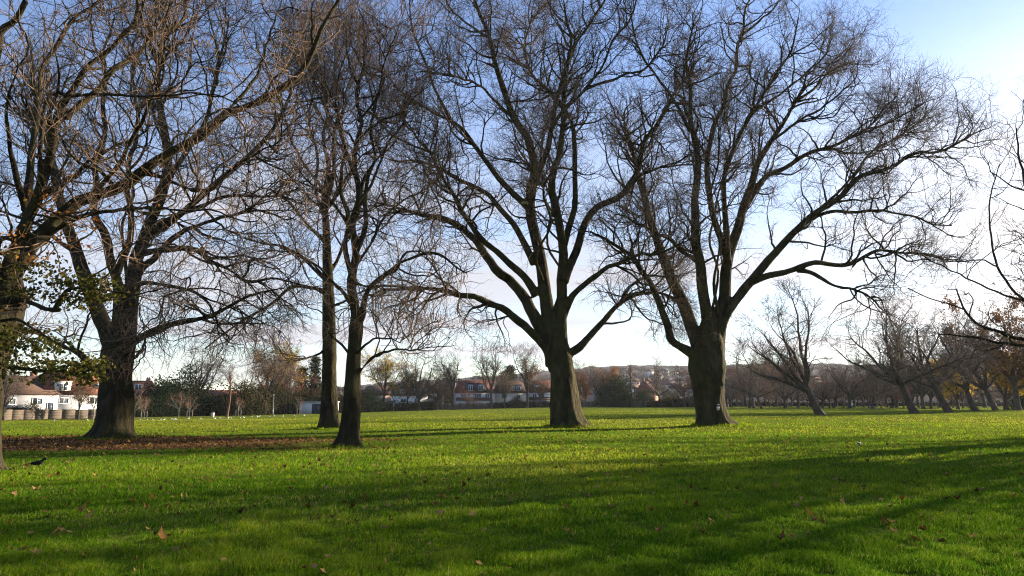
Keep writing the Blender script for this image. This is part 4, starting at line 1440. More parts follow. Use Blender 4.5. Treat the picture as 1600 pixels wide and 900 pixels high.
# ------------------------------------------------------------------ background trees
pr_up = [proto_tree(11, 19, 0.42, 10.5, 'upright', M['far_bark'], M['far_twig']), proto_tree(12, 19, 0.42, 13, 'upright', M['far_bark'], M['far_twig'])]
pr_upleaf = proto_tree(13, 19, 0.42, 11, 'upright', M['far_bark'], M['far_twig'], ('brown_leaf', 1500, 0.3, (0.2, 0.75)))
pr_spread = [proto_tree(14, 14, 0.45, 15, 'spread', M['far_bark'], M['far_twig']), proto_tree(15, 14, 0.4, 14, 'spread', M['far_bark'], M['far_twig'])]
pr_red = [proto_tree(16, 14, 0.34, 14, 'spread', M['far_bark'], M['far_red_twig']), proto_tree(17, 14, 0.36, 12, 'upright', M['far_bark'], M['far_red_twig'])]
pr_lean = [proto_tree(s_, 15, 0.46, 19, 'lean', M['far_bark'], M['far_twig']) for s_ in (18, 19, 20, 28, 29)]
pr_yellow = proto_tree(21, 15, 0.3, 10, 'upright', M['far_bark'], M['far_twig'], ('yellow_leaf', 3200, 0.3, (0.3, 1.2)))
pr_rust = proto_tree(22, 13, 0.3, 10, 'spread', M['far_bark'], M['far_red_twig'], ('rust_leaf', 5200, 0.32, (0.1, 1.2)))
pr_brown = proto_tree(23, 21, 0.6, 17, 'spread', M['far_bark'], M['far_twig'], ('brown_leaf', 15000, 0.34, (0.2, 1.2)))
pr_gold = proto_tree(24, 12, 0.42, 14, 'spread', M['far_bark'], M['far_twig'], ('yellow_leaf', 6500, 0.34, (0.1, 0.95)))
pr_sap = [proto_tree(s_, 6, 0.07, 3.6, 'sapling', M['pale_bark'], M['far_red_twig'], keep=0.75) for s_ in (25, 26)]
pr_poll = proto_tree(27, 14, 0.34, 3.5, 'pollard', M['rust_bark'], M['far_twig'], keep=0.3)


def hgt(px, Y, ytop):
    """height of a tree at depth Y whose top is seen at row ytop"""
    return at(px, ytop, Y)[2] - gz(gpt(px, Y)[0], Y)


def bg(pr, h0, px, Y, ytop, rz, name, label, cat='tree', group=None, wide=1.0):
    s = hgt(px, Y, ytop) / h0
    loc = gpt(px, Y, -0.05)
    return place_proto(pr, name, label, cat, loc, rz, s, group, sx=s * wide)


BG = [
    (pr_spread[1], 14, 8, 126, 560, 0.5, 'bare_tree', 'dark bare tree in front of the house at the left end', 0.8),
    (pr_upleaf, 19, 124, 131, 586, 2.0, 'young_tree', 'small tree with a few orange leaves in front of the wooden fence', 0.85),
    (pr_sap[0], 6, 147, 138, 592, 1.0, 'sapling', 'thin pale sapling beside the stout dark trunk', 1.2),
    (pr_sap[1], 6, 211, 140, 606, 2.4, 'sapling', 'pale stemmed sapling just right of the stout dark trunk', 1.25),
    (pr_sap[0], 6, 280, 148, 610, 0.2, 'sapling', 'slender sapling without stakes in front of the dark hedge', 1.1),
    (pr_up[1], 19, 307, 186, 538, 0.0, 'bare_tree', 'light brown fan shaped bare tree rising behind the hedge', 1.15),
    (pr_poll, 14, 355, 158, 572, 0.0, 'pollard_tree', 'pollarded reddish stem with stubby top by the litter bin', 1.0),
    (pr_up[0], 19, 417, 188, 524, 1.1, 'bare_tree', 'tall bare tree with a ruddy trunk near the lamp post', 1.0),
    (pr_yellow, 15, 440, 200, 530, 0.3, 'yellow_tree', 'thin tree keeping yellow leaves left of the slim trunks', 1.1),
    (pr_red[0], 14, 462, 196, 570, 1.9, 'bare_tree', 'dull red brown bushy bare tree beside the pavilion', 0.8),
    (pr_yellow, 15, 600, 222, 544, 2.2, 'yellow_tree', 'thin tree with yellow and orange leaves right of the slim trunks', 1.15),
    (pr_sap[1], 6, 617, 220, 588, 0.8, 'young_tree', 'small thin dark tree in front of the pink house', 1.0),
    (pr_spread[0], 14, 655, 226, 548, 0.9, 'bare_tree', 'thick stemmed spreading bare tree in front of the pyramid roof', 0.95),
    (pr_up[0], 19, 708, 230, 542, 3.0, 'bare_tree', 'upright bare tree in front of the join between two white houses', 0.95),
    (pr_up[1], 19, 768, 238, 536, 2.0, 'bare_tree', 'broad upright bare tree in front of the black dormer', 1.05),
    (pr_upleaf, 19, 823, 240, 536, 0.4, 'bare_tree', 'upright tree with rusty leaves clinging to its lower twigs', 0.95),
    (pr_spread[1], 14, 932, 262, 566, 2.8, 'bare_tree', 'bare tree rising out of orange foliage right of the middle plane trunk', 0.8),
    (pr_rust, 13, 916, 268, 584, 0.4, 'autumn_tree', 'rust and brown leaved tree close to the middle plane trunk', 0.75),
    (pr_rust, 13, 945, 266, 572, 2.4, 'autumn_tree', 'orange leaved tree beside the rounded evergreen', 0.8),
    (pr_poll, 14, 986, 280, 564, 1.2, 'pollard_tree', 'hard pruned tree with bare stubs against the hill', 1.0),
    (pr_lean[0], 15, 1036, 268, 562, 0.3, 'bare_tree', 'dark bare tree standing out against the grey hill', 0.85),
    (pr_red[1], 14, 1070, 262, 580, 1.0, 'bare_tree', 'reddish bare tree just left of the thick plane trunk', 1.1),
    (pr_red[1], 14, 690, 237, 596, 2.2, 'bare_tree', 'small bare bushy tree at the corner of the pyramid roofed house', 1.2),
    (pr_red[0], 14, 735, 243, 606, 0.7, 'bare_tree', 'low reddish bare bush like tree under the black dormer', 1.1),
    (pr_up[0], 19, 789, 243, 574, 1.4, 'bare_tree', 'small bare tree between the black dormer and the cream house', 1.0),
    (pr_upleaf, 19, 845, 246, 586, 2.9, 'bare_tree', 'small rusty tree just left of the middle plane trunk', 1.2),
    (pr_spread[0], 14, 682, 232, 572, 4.1, 'bare_tree', 'fine bare tree crowding the right side of the spreading bare tree', 1.0),
    (pr_up[1], 19, 636, 228, 566, 5.0, 'bare_tree', 'thin bare tree crowding the left side of the spreading bare tree', 1.0),
    (pr_red[0], 14, 385, 186, 560, 3.0, 'bare_tree', 'reddish bushy bare tree between the pollard and the ruddy trunk', 0.9),
    (pr_up[1], 19, 450, 198, 556, 3.6, 'bare_tree', 'bare tree crowding behind the yellow leaved tree left of the slim trunks', 1.0),
    (pr_red[1], 14, 960, 270, 570, 5.0, 'bare_tree', 'bare brown tree top behind the rounded evergreen', 0.9),
    (pr_upleaf, 19, 905, 272, 562, 1.0, 'autumn_tree', 'brown leaved upright tree touching the middle plane trunk on its right', 1.0),
    # the leaning avenue on the right
    (pr_lean[1], 15, 1282, 95, 455, 0.0, 'leaning_tree', 'nearest of the leaning avenue trees, alone right of the thick plane', 1.0),
    (pr_lean[0], 15, 1429, 114, 462, 0.15, 'leaning_tree', 'leaning avenue tree with the thickest trunk beside the walkers', 1.0),
    (pr_lean[2], 15, 1483, 119, 470, -0.2, 'leaning_tree', 'leaning avenue tree between the thickest leaner and the bench', 1.0),
    (pr_lean[3], 15, 1524, 130, 478, 0.35, 'leaning_tree', 'leaning avenue tree standing right in front of the bench', 0.9),
    (pr_lean[4], 15, 1556, 150, 492, -0.3, 'leaning_tree', 'darker leaning tree between the bench and the golden tree', 0.85),
    (pr_spread[0], 14, 1443, 182, 535, 0.3, 'leaning_tree', 'smaller leaning tree behind the thickest leaner', 0.9),
    (pr_spread[1], 14, 1455, 196, 545, 1.3, 'bare_tree', 'small upright tree behind the gap between two leaning trunks', 0.9),
    (pr_gold, 12, 1497, 172, 558, 0.5, 'golden_tree', 'small golden leaved tree seen between two leaning trunks', 0.9),
    (pr_gold, 12, 1572, 160, 545, 2.0, 'golden_tree', 'largest golden leaved tree at the right edge', 1.1),
    (pr_gold, 12, 1615, 150, 550, 3.4, 'golden_tree', 'golden leaved tree cut by the right edge', 1.0),
    (pr_brown, 21, 1590, 140, 440, 1.2, 'brown_tree', 'large tree still full of dull brown leaves at the right edge', 0.85),
]
for (pr, h0, px, Y, yt, rz, nm, lb, wd) in BG:
    bg(pr, h0, px, Y, yt, rz, nm, lb, 'tree', None, wd)
place_proto(pr_upleaf, 'brown_tree', 'unseen brown leaved tree added to throw a shadow band on the near lawn', 'tree', (29.0, 31.8, gz(29.0, 31.8) - 0.05), 1.2, 0.62, None, sx=0.62)  # unseen tree added for its shadow across the foreground
place_proto(_side, 'bare_tree', 'unseen smaller bare tree added for its streaky shadow on the near lawn', 'tree', (26.5, 28.0, gz(26.5, 28.0) - 0.05), 2.2, 0.55, None, sx=0.5)  # another unseen tree, put in to streak the foreground with shade
# the thicket of similar small trees far across the lawn
_r = np.random.default_rng(77)
_pr = [pr_red[0], pr_red[1], pr_red[0], pr_spread[0], pr_spread[1], pr_lean[0]]
for px in (1096, 1143, 1152, 1160, 1171, 1178, 1190, 1196, 1203, 1212, 1227, 1236, 1247, 1262, 1285, 1308, 1318, 1327, 1335, 1350, 1362, 1378, 1393, 1401, 1412, 1466, 1505, 1540, 1575, 1600, 1630, 1120, 1135, 1165, 1185, 1220, 1232, 1268, 1296, 1302, 1342, 1357, 1370, 1385, 1420, 1436, 1470, 1490, 1512):
    k = int(_r.integers(0, 6))
    bg(_pr[k], 14 if k < 5 else 15, px, float(_r.uniform(192, 300)), float(_r.uniform(538, 600)), float(_r.uniform(0, 6.3)), 'thicket_tree',
       'small bare brownish tree among the crowded far trees beyond the right half of the lawn', 'tree', 'crowded small trees across the lawn', float(_r.uniform(0.85, 1.25)))
# evergreens
ev = bush_mesh(1, (3.2, 3.2, 6), 9500, 0.26, 'evergreen')
ev2 = bush_mesh(2, (3.6, 3.2, 5.5), 9500, 0.26, 'evergreen')
ol = bush_mesh(3, (3.0, 3.0, 5), 6500, 0.25, 'olive_leaf')
con = bush_mesh(4, (2.6, 2.6, 14), 10000, 0.3, 'evergreen', cone=True)
con2 = bush_mesh(5, (2.2, 2.2, 11), 8000, 0.3, 'evergreen', cone=True)
for (pr, h0, px, Y, yt, nm, lb, wd) in [
    (ev, 6, 262, 172, 586, 'evergreen_tree', 'dark evergreen left of the light brown fan shaped tree', 1.0),
    (ev2, 5.5, 277, 178, 576, 'evergreen_tree', 'taller rounded evergreen touching the fan shaped bare tree', 0.95),
    (con, 14, 490, 206, 558, 'conifer', 'tallest dark conifer beside the slim trunks', 1.05),
    (con2, 11, 470, 204, 575, 'conifer', 'lower dark conifer left of the tallest conifer', 1.0),
    (con2, 11, 436, 198, 585, 'conifer', 'narrow conifer under the yellow leaved tree', 1.0),
    (ol, 5, 372, 176, 596, 'bush', 'olive brown bush beside the pollarded stem', 1.1),
    (ol, 5, 398, 180, 600, 'bush', 'olive bush between the pollard and the ruddy trunk', 1.0),
    (ol, 5, 300, 174, 602, 'bush', 'yellowish bush below the fan shaped bare tree', 1.2),
    (ev, 6, 573, 208, 604, 'bush', 'dark bush just right of the nearer slim trunk', 1.2),
    (ev2, 5.5, 668, 240, 620, 'bush', 'round clipped bush in front of the white pyramid roofed house', 0.9),
    (ev, 6, 682, 244, 616, 'bush', 'small dark bush by the corner of the pyramid roofed house', 0.7),
    (ev2, 5.5, 694, 285, 592, 'evergreen_tree', 'green tree showing between two roofs', 0.7),
    (con2, 11, 797, 292, 572, 'conifer', 'dark conifer behind the cream house', 1.0),
    (con2, 11, 789, 296, 580, 'conifer', 'second smaller conifer behind the cream house', 1.1),
    (ev, 6, 807, 246, 616, 'bush', 'dark green bush in front of the cream house', 0.9),
    (ev, 6, 966, 258, 580, 'evergreen_tree', 'large rounded evergreen left of the hard pruned tree', 0.85),
    (ev2, 5.5, 953, 262, 590, 'evergreen_tree', 'evergreen below the orange leaved tree', 0.8),
    (ev, 6, 1006, 290, 606, 'evergreen_tree', 'dark clipped evergreen in front of the steep gable', 1.0),
    (ol, 5, 1052, 285, 612, 'bush', 'bush right of the steep gabled house', 1.2),
    (ol, 5, 50, 139, 628, 'bush', 'green bush behind the weathered fence', 1.0),
    (ev, 6, 1598, 160, 610, 'bush', 'dark bush at the right edge under the golden tree', 1.0)]:
    s = hgt(px, Y, yt) / h0
    loc = gpt(px, Y, -0.05)
    place_proto(pr, nm, lb, 'bush' if nm == 'bush' else 'tree', loc, px * 1.7, s, None, sx=s * wd)

# ------------------------------------------------------------------ the far town on the hill
_r = np.random.default_rng(5)


def far_house_mesh(wall, roof):
    mb = MB()
    mb.box((0, 0, 2.4), (9, 8, 6.8))
    gable_fill(mb, 9, 8, 5.8, 3.2)
    n0 = mb.n
    hip_roof(mb, 9, 8, 5.82, 3.3, 0.3, 0.0)
    mb.qm[-1][:] = 1
    mb.tm[-1][:] = 1
    for x in (-2.6, 2.6):
        for z in (1.4, 4.2):
            mb.box((x, -4.02, z), (1.5, 0.08, 1.3), mi=2)
    return mb.mesh('far_house', [M[wall], M[roof], M['glass']])


fh = [far_house_mesh(a, b) for a, b in (('white_render', 'brown_tile'), ('cream_render', 'brown_tile'), ('pink_brick', 'brown_tile'), ('grey_render', 'slate'), ('grey_render', 'red_tile'))]
for k in range(58):
    if k < 26:
        px = _r.uniform(985, 1100)
    elif k < 42:
        px = _r.uniform(560, 860)
    else:
        px = _r.uniform(1130, 1330)
    r = _r.uniform(500, 1050)
    q = far_pt(px, r)
    o = bpy.data.objects.new('far_house', fh[int(_r.integers(0, 5))])
    COL.objects.link(o)
    o.location = tuple(q + np.array((0, 0, 0.6)))
    o.rotation_euler = (0, 0, float(_r.uniform(-0.5, 1.2)))
    tag(o, 'tiny pale house among many on the far hillside', 'house', 'houses on the far hillside')
# woodland between those houses: too far to count
mb = MB()
_pts = []
for k in range(900):
    px = _r.uniform(420, 1700)
    r = _r.uniform(425, 1250)
    q = far_pt(px, r)
    h = _r.uniform(5, 11)
    m = 34
    d = norm(_r.normal(size=(m, 3))) * (_r.random(m) ** 0.4)[:, None]
    _pts.append(q + np.array((0, 0, h * 0.55)) + d * np.array((h * 0.5, h * 0.5, h * 0.5)))
leaf_cloud(mb, _r, np.concatenate(_pts), 2.3, 0.0)
M['far_wood'] = leaf_mat('far_wood', [(0.05, 0.036, 0.03), (0.085, 0.06, 0.045), (0.10, 0.085, 0.05)], 0.1)
tag(mb.obj('far_woodland', M['far_wood']), 'grey brown woodland between the houses on the hillside', 'woodland', None, 'stuff')

# ------------------------------------------------------------------ small things on the field
for i, (px, Y) in enumerate(((226, 141), (297, 149), (373, 158), (468, 176))):
    q = gpt(px, Y)
    t = thing('sapling', ['sapling between dark and pale stakes near the stout trunk', 'reddish twigged sapling held by two pale stakes before the hedge', 'little staked sapling just right of the pollarded stem', 'staked sapling at the left corner of the pavilion'][i], 'sapling', tuple(q), i * 1.3)
    for k, me in pr_sap[i % 2].items():
        c = bpy.data.objects.new(k, me)
        COL.objects.link(c)
        c.parent = t
        c.scale = (0.75, 0.75, 0.72)
    for sx in (-0.55, 0.55):
        MB().tubes(np.array([[(sx * math.cos(-i * 1.3), sx * math.sin(-i * 1.3), -0.1), (sx * math.cos(-i * 1.3), sx * math.sin(-i * 1.3), 1.55)]]), np.array([[0.07, 0.065]]), 7, True).obj('stake', M['pale_bark'], t)
    MB().box((0, 0, 1.25), (1.1, 0.03, 0.08), -i * 1.3).obj('tie', M['metal'], t)

q = gpt(427, 166)
t = thing('lamp_post', 'thin grey lamp post in front of the dark undergrowth', 'lamp post', tuple(q))
MB().tubes(np.array([[(0, 0, -0.1), (0, 0, 1.5), (0, 0, 1.6), (0, 0, 4.6)]]), np.array([[0.13, 0.12, 0.07, 0.05]]), 10, True).obj('pole', M['metal'], t, True)
MB().box((0, -0.14, 1.0), (0.16, 0.06, 0.5)).obj('access_door', M['concrete'], t)
MB().box((0, -0.18, 4.64), (0.2, 0.62, 0.12), top=(0.7, 0.8)).obj('lantern', M['concrete'], t)

q = gpt(333, 151)
t = thing('litter_bin', 'pale pink round litter bin in front of the hedge', 'litter bin', tuple(q))
M['pink_paint'] = plain('pink_paint', (0.62, 0.42, 0.38), 0.5)
_z = np.array((0, 0.05, 0.1, 0.55, 0.95, 1.0))
MB().tubes(np.stack([np.zeros(6), np.zeros(6), _z], 1)[None], np.array([[0.26, 0.29, 0.31, 0.34, 0.32, 0.3]]), 14, True).obj('drum', M['pink_paint'], t, True)
MB().tubes(np.array([[(0, 0, 1.0), (0, 0, 1.05), (0, 0, 1.16)]]), np.array([[0.36, 0.36, 0.12]]), 14, True).obj('lid', M['dark_paint'], t)

q = gpt(1521, 152)
t = thing('park_bench', 'dark park bench behind the trunk of a leaning avenue tree', 'bench', tuple(q), 0.1)
b_ = MB()
for k in range(4):
    b_.box((0, -0.21 + k * 0.13, 0.45), (1.9, 0.11, 0.05))
b_.obj('seat', M['old_fence'], t)
b_ = MB()
for k in range(3):
    b_.box((0, 0.28 + k * 0.03, 0.6 + k * 0.14), (1.9, 0.05, 0.11))
b_.obj('backrest', M['old_fence'], t)
for sx in (-0.8, 0.8):
    MB().box((sx, -0.18, 0.21), (0.08, 0.08, 0.44)).obj('leg', M['dark_paint'], t)
    MB().box((sx, 0.29, 0.42), (0.08, 0.08, 0.88)).obj('leg', M['dark_paint'], t)

# white car behind the clipped hedge
q = gpt(636, 238)
t = thing('parked_car', 'white car, only its roof and windows above the clipped hedge', 'car', tuple(q + np.array((0, 0, 0.9))), 0.15)
prof = [(-2.1, 0.35), (-2.15, 0.75), (-1.95, 0.95), (-1.35, 1.02), (-0.75, 1.45), (0.7, 1.5), (1.5, 1.02), (2.05, 0.9), (2.15, 0.6), (2.1, 0.35)]
V = [(x, sy * 0.85 * (0.82 if z > 1.2 else 1.0), z) for sy in (-1, 1) for (x, z) in prof]
n_ = len(prof)
Q = [(k, (k + 1) % n_, (k + 1) % n_ + n_, k + n_) for k in range(n_)]
T = [(0, k + 1, k) for k in range(1, n_ - 1)] + [(n_, n_ + k, n_ + k + 1) for k in range(1, n_ - 1)]
MB().add(V, Q, T).obj('body', M['white_paint'], t)
for sy in (-1, 1):
    MB().add([(x, sy * 0.86 * (0.84 if z > 1.2 else 1.0), z) for (x, z) in ((-1.2, 1.05), (-0.7, 1.38), (0.6, 1.42), (1.25, 1.05))], [(0, 1, 2, 3)]).obj('window', M['glass'], t)
    for x in (-1.35, 1.35):
        w_ = MB().tubes(np.array([[(x, sy * 0.72, 0.33), (x, sy * 0.9, 0.33)]]), np.array([[0.33, 0.33]]), 16, True).obj('wheel', M['dark_paint'], t)
        MB().tubes(np.array([[(x, sy * 0.86, 0.33), (x, sy * 0.91, 0.33)]]), np.array([[0.19, 0.17]]), 12, True).obj('rim', M['metal'], w_)


# ------------------------------------------------------------------ birds
def blob(mb, c, r, mi=0, n=10, m=7):
    th = np.linspace(0, 2 * PI, n, endpoint=False)
    V = [(c[0] - r[0], c[1], c[2])]
    for k in range(1, m):
        f = PI * k / m
        for a in th:
            V.append((c[0] - r[0] * math.cos(f), c[1] + r[1] * math.sin(f) * math.cos(a), c[2] + r[2] * math.sin(f) * math.sin(a)))
    V.append((c[0] + r[0], c[1], c[2]))
    Q, T = [], []
    for k in range(m - 2):
        for s in range(n):
            Q.append((1 + k * n + s, 1 + k * n + (s + 1) % n, 1 + (k + 1) * n + (s + 1) % n, 1 + (k + 1) * n + s))
    for s in range(n):
        T.append((0, 1 + (s + 1) % n, 1 + s))
        T.append((len(V) - 1, 1 + (m - 2) * n + s, 1 + (m - 2) * n + (s + 1) % n))
    mb.add(V, Q, T, mi)


def bird_mesh(body, wing, bill, L, tail, hood=False):
    """standing bird facing +x, about L long from breast to tail root: one profile swept from bill to tail"""
    mb = MB()
    prof = [(0.62, 0.60, 0.01), (0.50, 0.62, 0.03), (0.44, 0.64, 0.085), (0.36, 0.65, 0.10), (0.28, 0.60, 0.085), (0.22, 0.50, 0.10), (0.12, 0.41, 0.155), (-0.05, 0.36, 0.175), (-0.25, 0.33, 0.14), (-0.42, 0.31, 0.075), (-0.42 - tail * 0.5, 0.30, 0.045), (-0.42 - tail, 0.29, 0.035)]
    P = np.array([(x, 0, z) for x, z, r in prof]) * L
    R = np.array([r for x, z, r in prof]) * L
    mb.tubes(P[None], R[None], 12, True)
    q = mb.qm[-1].reshape(len(prof) - 1, 12)
    q[0:1] = 2
    q[8:] = 1
    if hood:
        q[1:5] = 2
    for sy in (-1, 1):
        blob(mb, (-0.12 * L, sy * 0.15 * L, 0.38 * L), (0.34 * L, 0.045 * L, 0.11 * L), 1)
        mb.tubes(np.array([[(0.02 * L, sy * 0.06 * L, 0.25 * L), (0.0, sy * 0.06 * L, 0.12 * L), (0.03 * L, sy * 0.06 * L, -0.01 * L)]]), np.array([[0.022, 0.014, 0.014]]) * L, 5, True, 2)
        mb.tubes(np.array([[(0.0, sy * 0.06 * L, 0.0), (0.1 * L, sy * 0.06 * L, 0.0)]]), np.array([[0.014, 0.008]]) * L, 5, True, 2)
    return mb.mesh('bird', [M[body], M[wing], M[bill]], True)


M['bird_white'] = plain('bird_white', (0.8, 0.8, 0.8))
M['bird_grey'] = plain('bird_grey', (0.5, 0.52, 0.55))
M['bird_black'] = plain('bird_black', (0.012, 0.012, 0.014), 0.5)
M['bill'] = plain('bill', (0.25, 0.12, 0.04))
gull = bird_mesh('bird_white', 'bird_grey', 'bill', 0.34, 0.25)
_r = np.random.default_rng(8)
GULLS = [(86, 658), (139, 657), (221, 656.5), (232, 656), (241, 655.5), (253, 656), (258, 656), (270, 654.5), (273, 655), (276, 654.5), (296, 655), (315, 653.5), (337, 653.5), (344, 652), (346, 652.5), (358, 653), (362, 652.5), (377, 653), (382, 651.5),
         (394, 651.5), (403, 651), (406, 651), (422, 651), (430, 650.5), (443, 650.5), (461, 649.5), (476, 649)]
for (px, py) in GULLS:
    dd = 112 + (px - 86) * 0.085 + _r.uniform(-4, 4)
    q = gpt(px, dd)
    o = bpy.data.objects.new('gull', gull)
    COL.objects.link(o)
    o.location = tuple(q)
    o.rotation_euler = (0, 0, float(_r.uniform(0, 6.3)))
    o.scale = (1.35, 1.35, 1.35)
    tag(o, 'white gull standing on the sunlit far grass at the left', 'gull', 'gulls scattered on the far grass')
magpie = bird_mesh('bird_white', 'bird_black', 'bird_black', 0.27, 0.75, True)
o = bpy.data.objects.new('magpie', magpie)
COL.objects.link(o)
o.location = tuple(gpx(1343, 697.5))
o.rotation_euler = (0, 0, 0.9)
tag(o, 'black and white magpie standing on the lawn at the right', 'magpie')
crow = bird_mesh('bird_black', 'bird_black', 'bird_black', 0.34, 0.45)
o = bpy.data.objects.new('crow', crow)
COL.objects.link(o)
o.location = tuple(gpx(60, 731))
o.rotation_euler = (0, 0, 0.2)
tag(o, 'dark crow on the shaded grass near the left edge', 'crow')


# ------------------------------------------------------------------ people far across the lawn
def person_mesh(stride, lean_, cols):
    """walking figure grown as one skin over a skeleton; facing +x, 1.74 m tall"""
    s = stride
    J = {'pelvis': (0, 0, 0.95, 0.13), 'waist': (0, 0, 1.1, 0.125), 'chest': (0.02 + lean_, 0, 1.3, 0.15), 'neck': (0.03 + lean_, 0, 1.47, 0.06), 'head': (0.05 + lean_, 0, 1.6, 0.095), 'crown': (0.05 + lean_, 0, 1.69, 0.075), 'nose': (0.145 + lean_, 0, 1.6, 0.018)}
    E = [('pelvis', 'waist'), ('waist', 'chest'), ('chest', 'neck'), ('neck', 'head'), ('head', 'crown'), ('head', 'nose')]
    for sy, d, nm in ((1, s, 'L'), (-1, -s, 'R')):
        J['hip' + nm] = (0, sy * 0.095, 0.88, 0.09)
        J['knee' + nm] = (d * 0.45 + 0.03, sy * 0.10, 0.49, 0.06)
        J['ankle' + nm] = (d - 0.02, sy * 0.10, 0.09, 0.045)
        J['toe' + nm] = (d + 0.15, sy * 0.12, 0.045, 0.035)
        J['sh' + nm] = (0.02 + lean_, sy * 0.19, 1.40, 0.065)
        J['elbow' + nm] = (-d * 0.35, sy * 0.25, 1.12, 0.05)
        J['wrist' + nm] = (-d * 0.55 + 0.1, sy * 0.24, 0.90, 0.036)
        J['hand' + nm] = (-d * 0.62 + 0.14, sy * 0.23, 0.80, 0.034)
        E += [('pelvis', 'hip' + nm), ('hip' + nm, 'knee' + nm), ('knee' + nm, 'ankle' + nm), ('ankle' + nm, 'toe' + nm), ('chest', 'sh' + nm), ('sh' + nm, 'elbow' + nm), ('elbow' + nm, 'wrist' + nm), ('wrist' + nm, 'hand' + nm)]
    names = list(J)
    me = bpy.data.meshes.new('skeleton')
    me.from_pydata([J[n][:3] for n in names], [(names.index(a), names.index(b)) for a, b in E], [])
    o = bpy.data.objects.new('skeleton', me)
    COL.objects.link(o)
    sk = o.modifiers.new('skin', 'SKIN')
    for i, n in enumerate(names):
        me.skin_vertices[0].data[i].radius = (J[n][3], J[n][3])
        me.skin_vertices[0].data[i].use_root = (n == 'pelvis')
    ss = o.modifiers.new('sub', 'SUBSURF')
    ss.levels = ss.render_levels = 2
    dg = bpy.context.evaluated_depsgraph_get()
    out = bpy.data.meshes.new_from_object(o.evaluated_get(dg))
    bpy.data.objects.remove(o)
    out.materials.clear()
    for c in cols:
        out.materials.append(c)
    for f in out.polygons:
        z, x, y = f.center.z, f.center.x, abs(f.center.y)
        f.use_smooth = True
        if z > 1.66 or (z > 1.5 and x < 0.03 + lean_):
            f.material_index = 3
        elif z > 1.48 or (z < 0.86 and y > 0.18):
            f.material_index = 2
        elif z > 0.86:
            f.material_index = 0
        elif z > 0.09:
            f.material_index = 1
        else:
            f.material_index = 3
    return out


skin = plain('skin', (0.42, 0.27, 0.2))
hair = plain('dark_hair', (0.03, 0.022, 0.018))
navy, black_, jeans, pale, red_ = plain('navy_cloth', (0.03, 0.035, 0.06)), plain('black_cloth', (0.02, 0.02, 0.022)), plain('denim', (0.06, 0.08, 0.13)), plain('pale_cloth', (0.55, 0.56, 0.58)), plain('maroon_cloth', (0.14, 0.035, 0.035))
PEOPLE = [(1362, 168, 0.30, (navy, black_), 1.3, 1.0, 'person in dark coat walking, left of a close pair far off'),
          (1367, 168, 0.22, (black_, jeans), 1.4, 0.98, 'person in black coat and jeans, right of the close pair'),
          (1377, 170, 0.34, (red_, black_), 1.9, 0.97, 'person in maroon coat walking alone between trunks far off'),
          (1388, 184, 0.25, (black_, black_), -1.3, 0.95, 'person all in black beside thin far trunks'),
          (1332, 180, 0.2, (pale, jeans), 1.6, 1.0, 'person in pale top standing by a far trunk'),
          (1557, 158, 0.28, (pale, black_), 2.0, 1.0, 'person in pale jacket beside the dark leaning trunk at the right')]
for (px, Y, st, cl, rz, sc_, lb) in PEOPLE:
    o = bpy.data.objects.new('person', person_mesh(st, 0.02, [cl[0], cl[1], skin, hair]))
    COL.objects.link(o)
    o.location = tuple(gpt(px, Y))
    o.rotation_euler = (0, 0, rz)
    o.scale = (sc_,) * 3
    tag(o, lb, 'person')

# ------------------------------------------------------------------ fallen leaves
_r = np.random.default_rng(99)


def fallen(mb, rng, pts, size):
    """flat lobed leaves, curled at the rim, lying in the grass"""
    n = len(pts)
    k = 9
    th = np.linspace(0, 2 * PI, k, endpoint=False)[None, :]
    a0 = rng.uniform(0, 2 * PI, n)[:, None]
    rr = 1 + 0.28 * np.cos(5 * th + 0.4) + rng.normal(size=(n, k)) * 0.06
    s = size * rng.uniform(0.55, 1.2, n)[:, None]
    lx = np.cos(th) * rr * s * 0.55
    ly = np.sin(th) * rr * s * 0.42
    curl = rng.uniform(-0.1, 1.5, n)[:, None]
    lz = curl * (lx ** 2 / (s * 0.6) + np.abs(ly) * 0.5) + rng.normal(size=(n, k)) * 0.05 * s
    tilt = rng.normal(size=(n, 2)) * 0.35
    lz = lz + lx * tilt[:, :1] + ly * tilt[:, 1:]
    X = lx * np.cos(a0) - ly * np.sin(a0)
    Yy = lx * np.sin(a0) + ly * np.cos(a0)
    rim = np.stack([X, Yy, lz], axis=2) + pts[:, None, :]
    V = np.concatenate([pts[:, None, :], rim], axis=1).reshape(-1, 3)
    o = np.arange(n)[:, None] * (k + 1)
    T = []
    for j in range(k):
        T.append(np.concatenate([o, o + 1 + j, o + 1 + (j + 1) % k], axis=1))
    mb.add(V, None, np.concatenate(T), tint=np.repeat(rng.random(n) * 0.98 + 0.02, k + 1))


leaf_protos = []
for k in range(10):
    mb = MB()
    fallen(mb, _r, np.zeros((1, 3)), 0.062)
    leaf_protos.append(mb.mesh('fallen_leaf', M['fallen_leaf']))
n_big = 0
while n_big < 190:
    py = 629 + _r.uniform(60, 300) ** 1.0
    px = _r.uniform(-40, 1640)
    if _r.random() > (1.0 if px < 760 else 0.33):
        continue
    d_ = EYE * F / (py - 629)
    q = gpt(px, d_)
    o = bpy.data.objects.new('fallen_leaf', leaf_protos[int(_r.integers(0, 10))])
    COL.objects.link(o)
    o.location = (q[0], q[1], q[2] + float(_r.uniform(0.03, 0.06)))
    o.rotation_euler = (float(_r.uniform(-0.5, 0.5)), float(_r.uniform(-0.5, 0.5)), float(_r.uniform(0, 6.3)))
    s = float(_r.uniform(0.6, 1.15))
    o.scale = (s, s, s)
    tag(o, 'curled brown fallen leaf lying on the near green lawn', 'leaf', 'fallen leaves on the near lawn')
    n_big += 1
mb = MB()
n = 16000
lx = _r.uniform(-1, 1, n)
ly = _r.uniform(-1, 1, n)
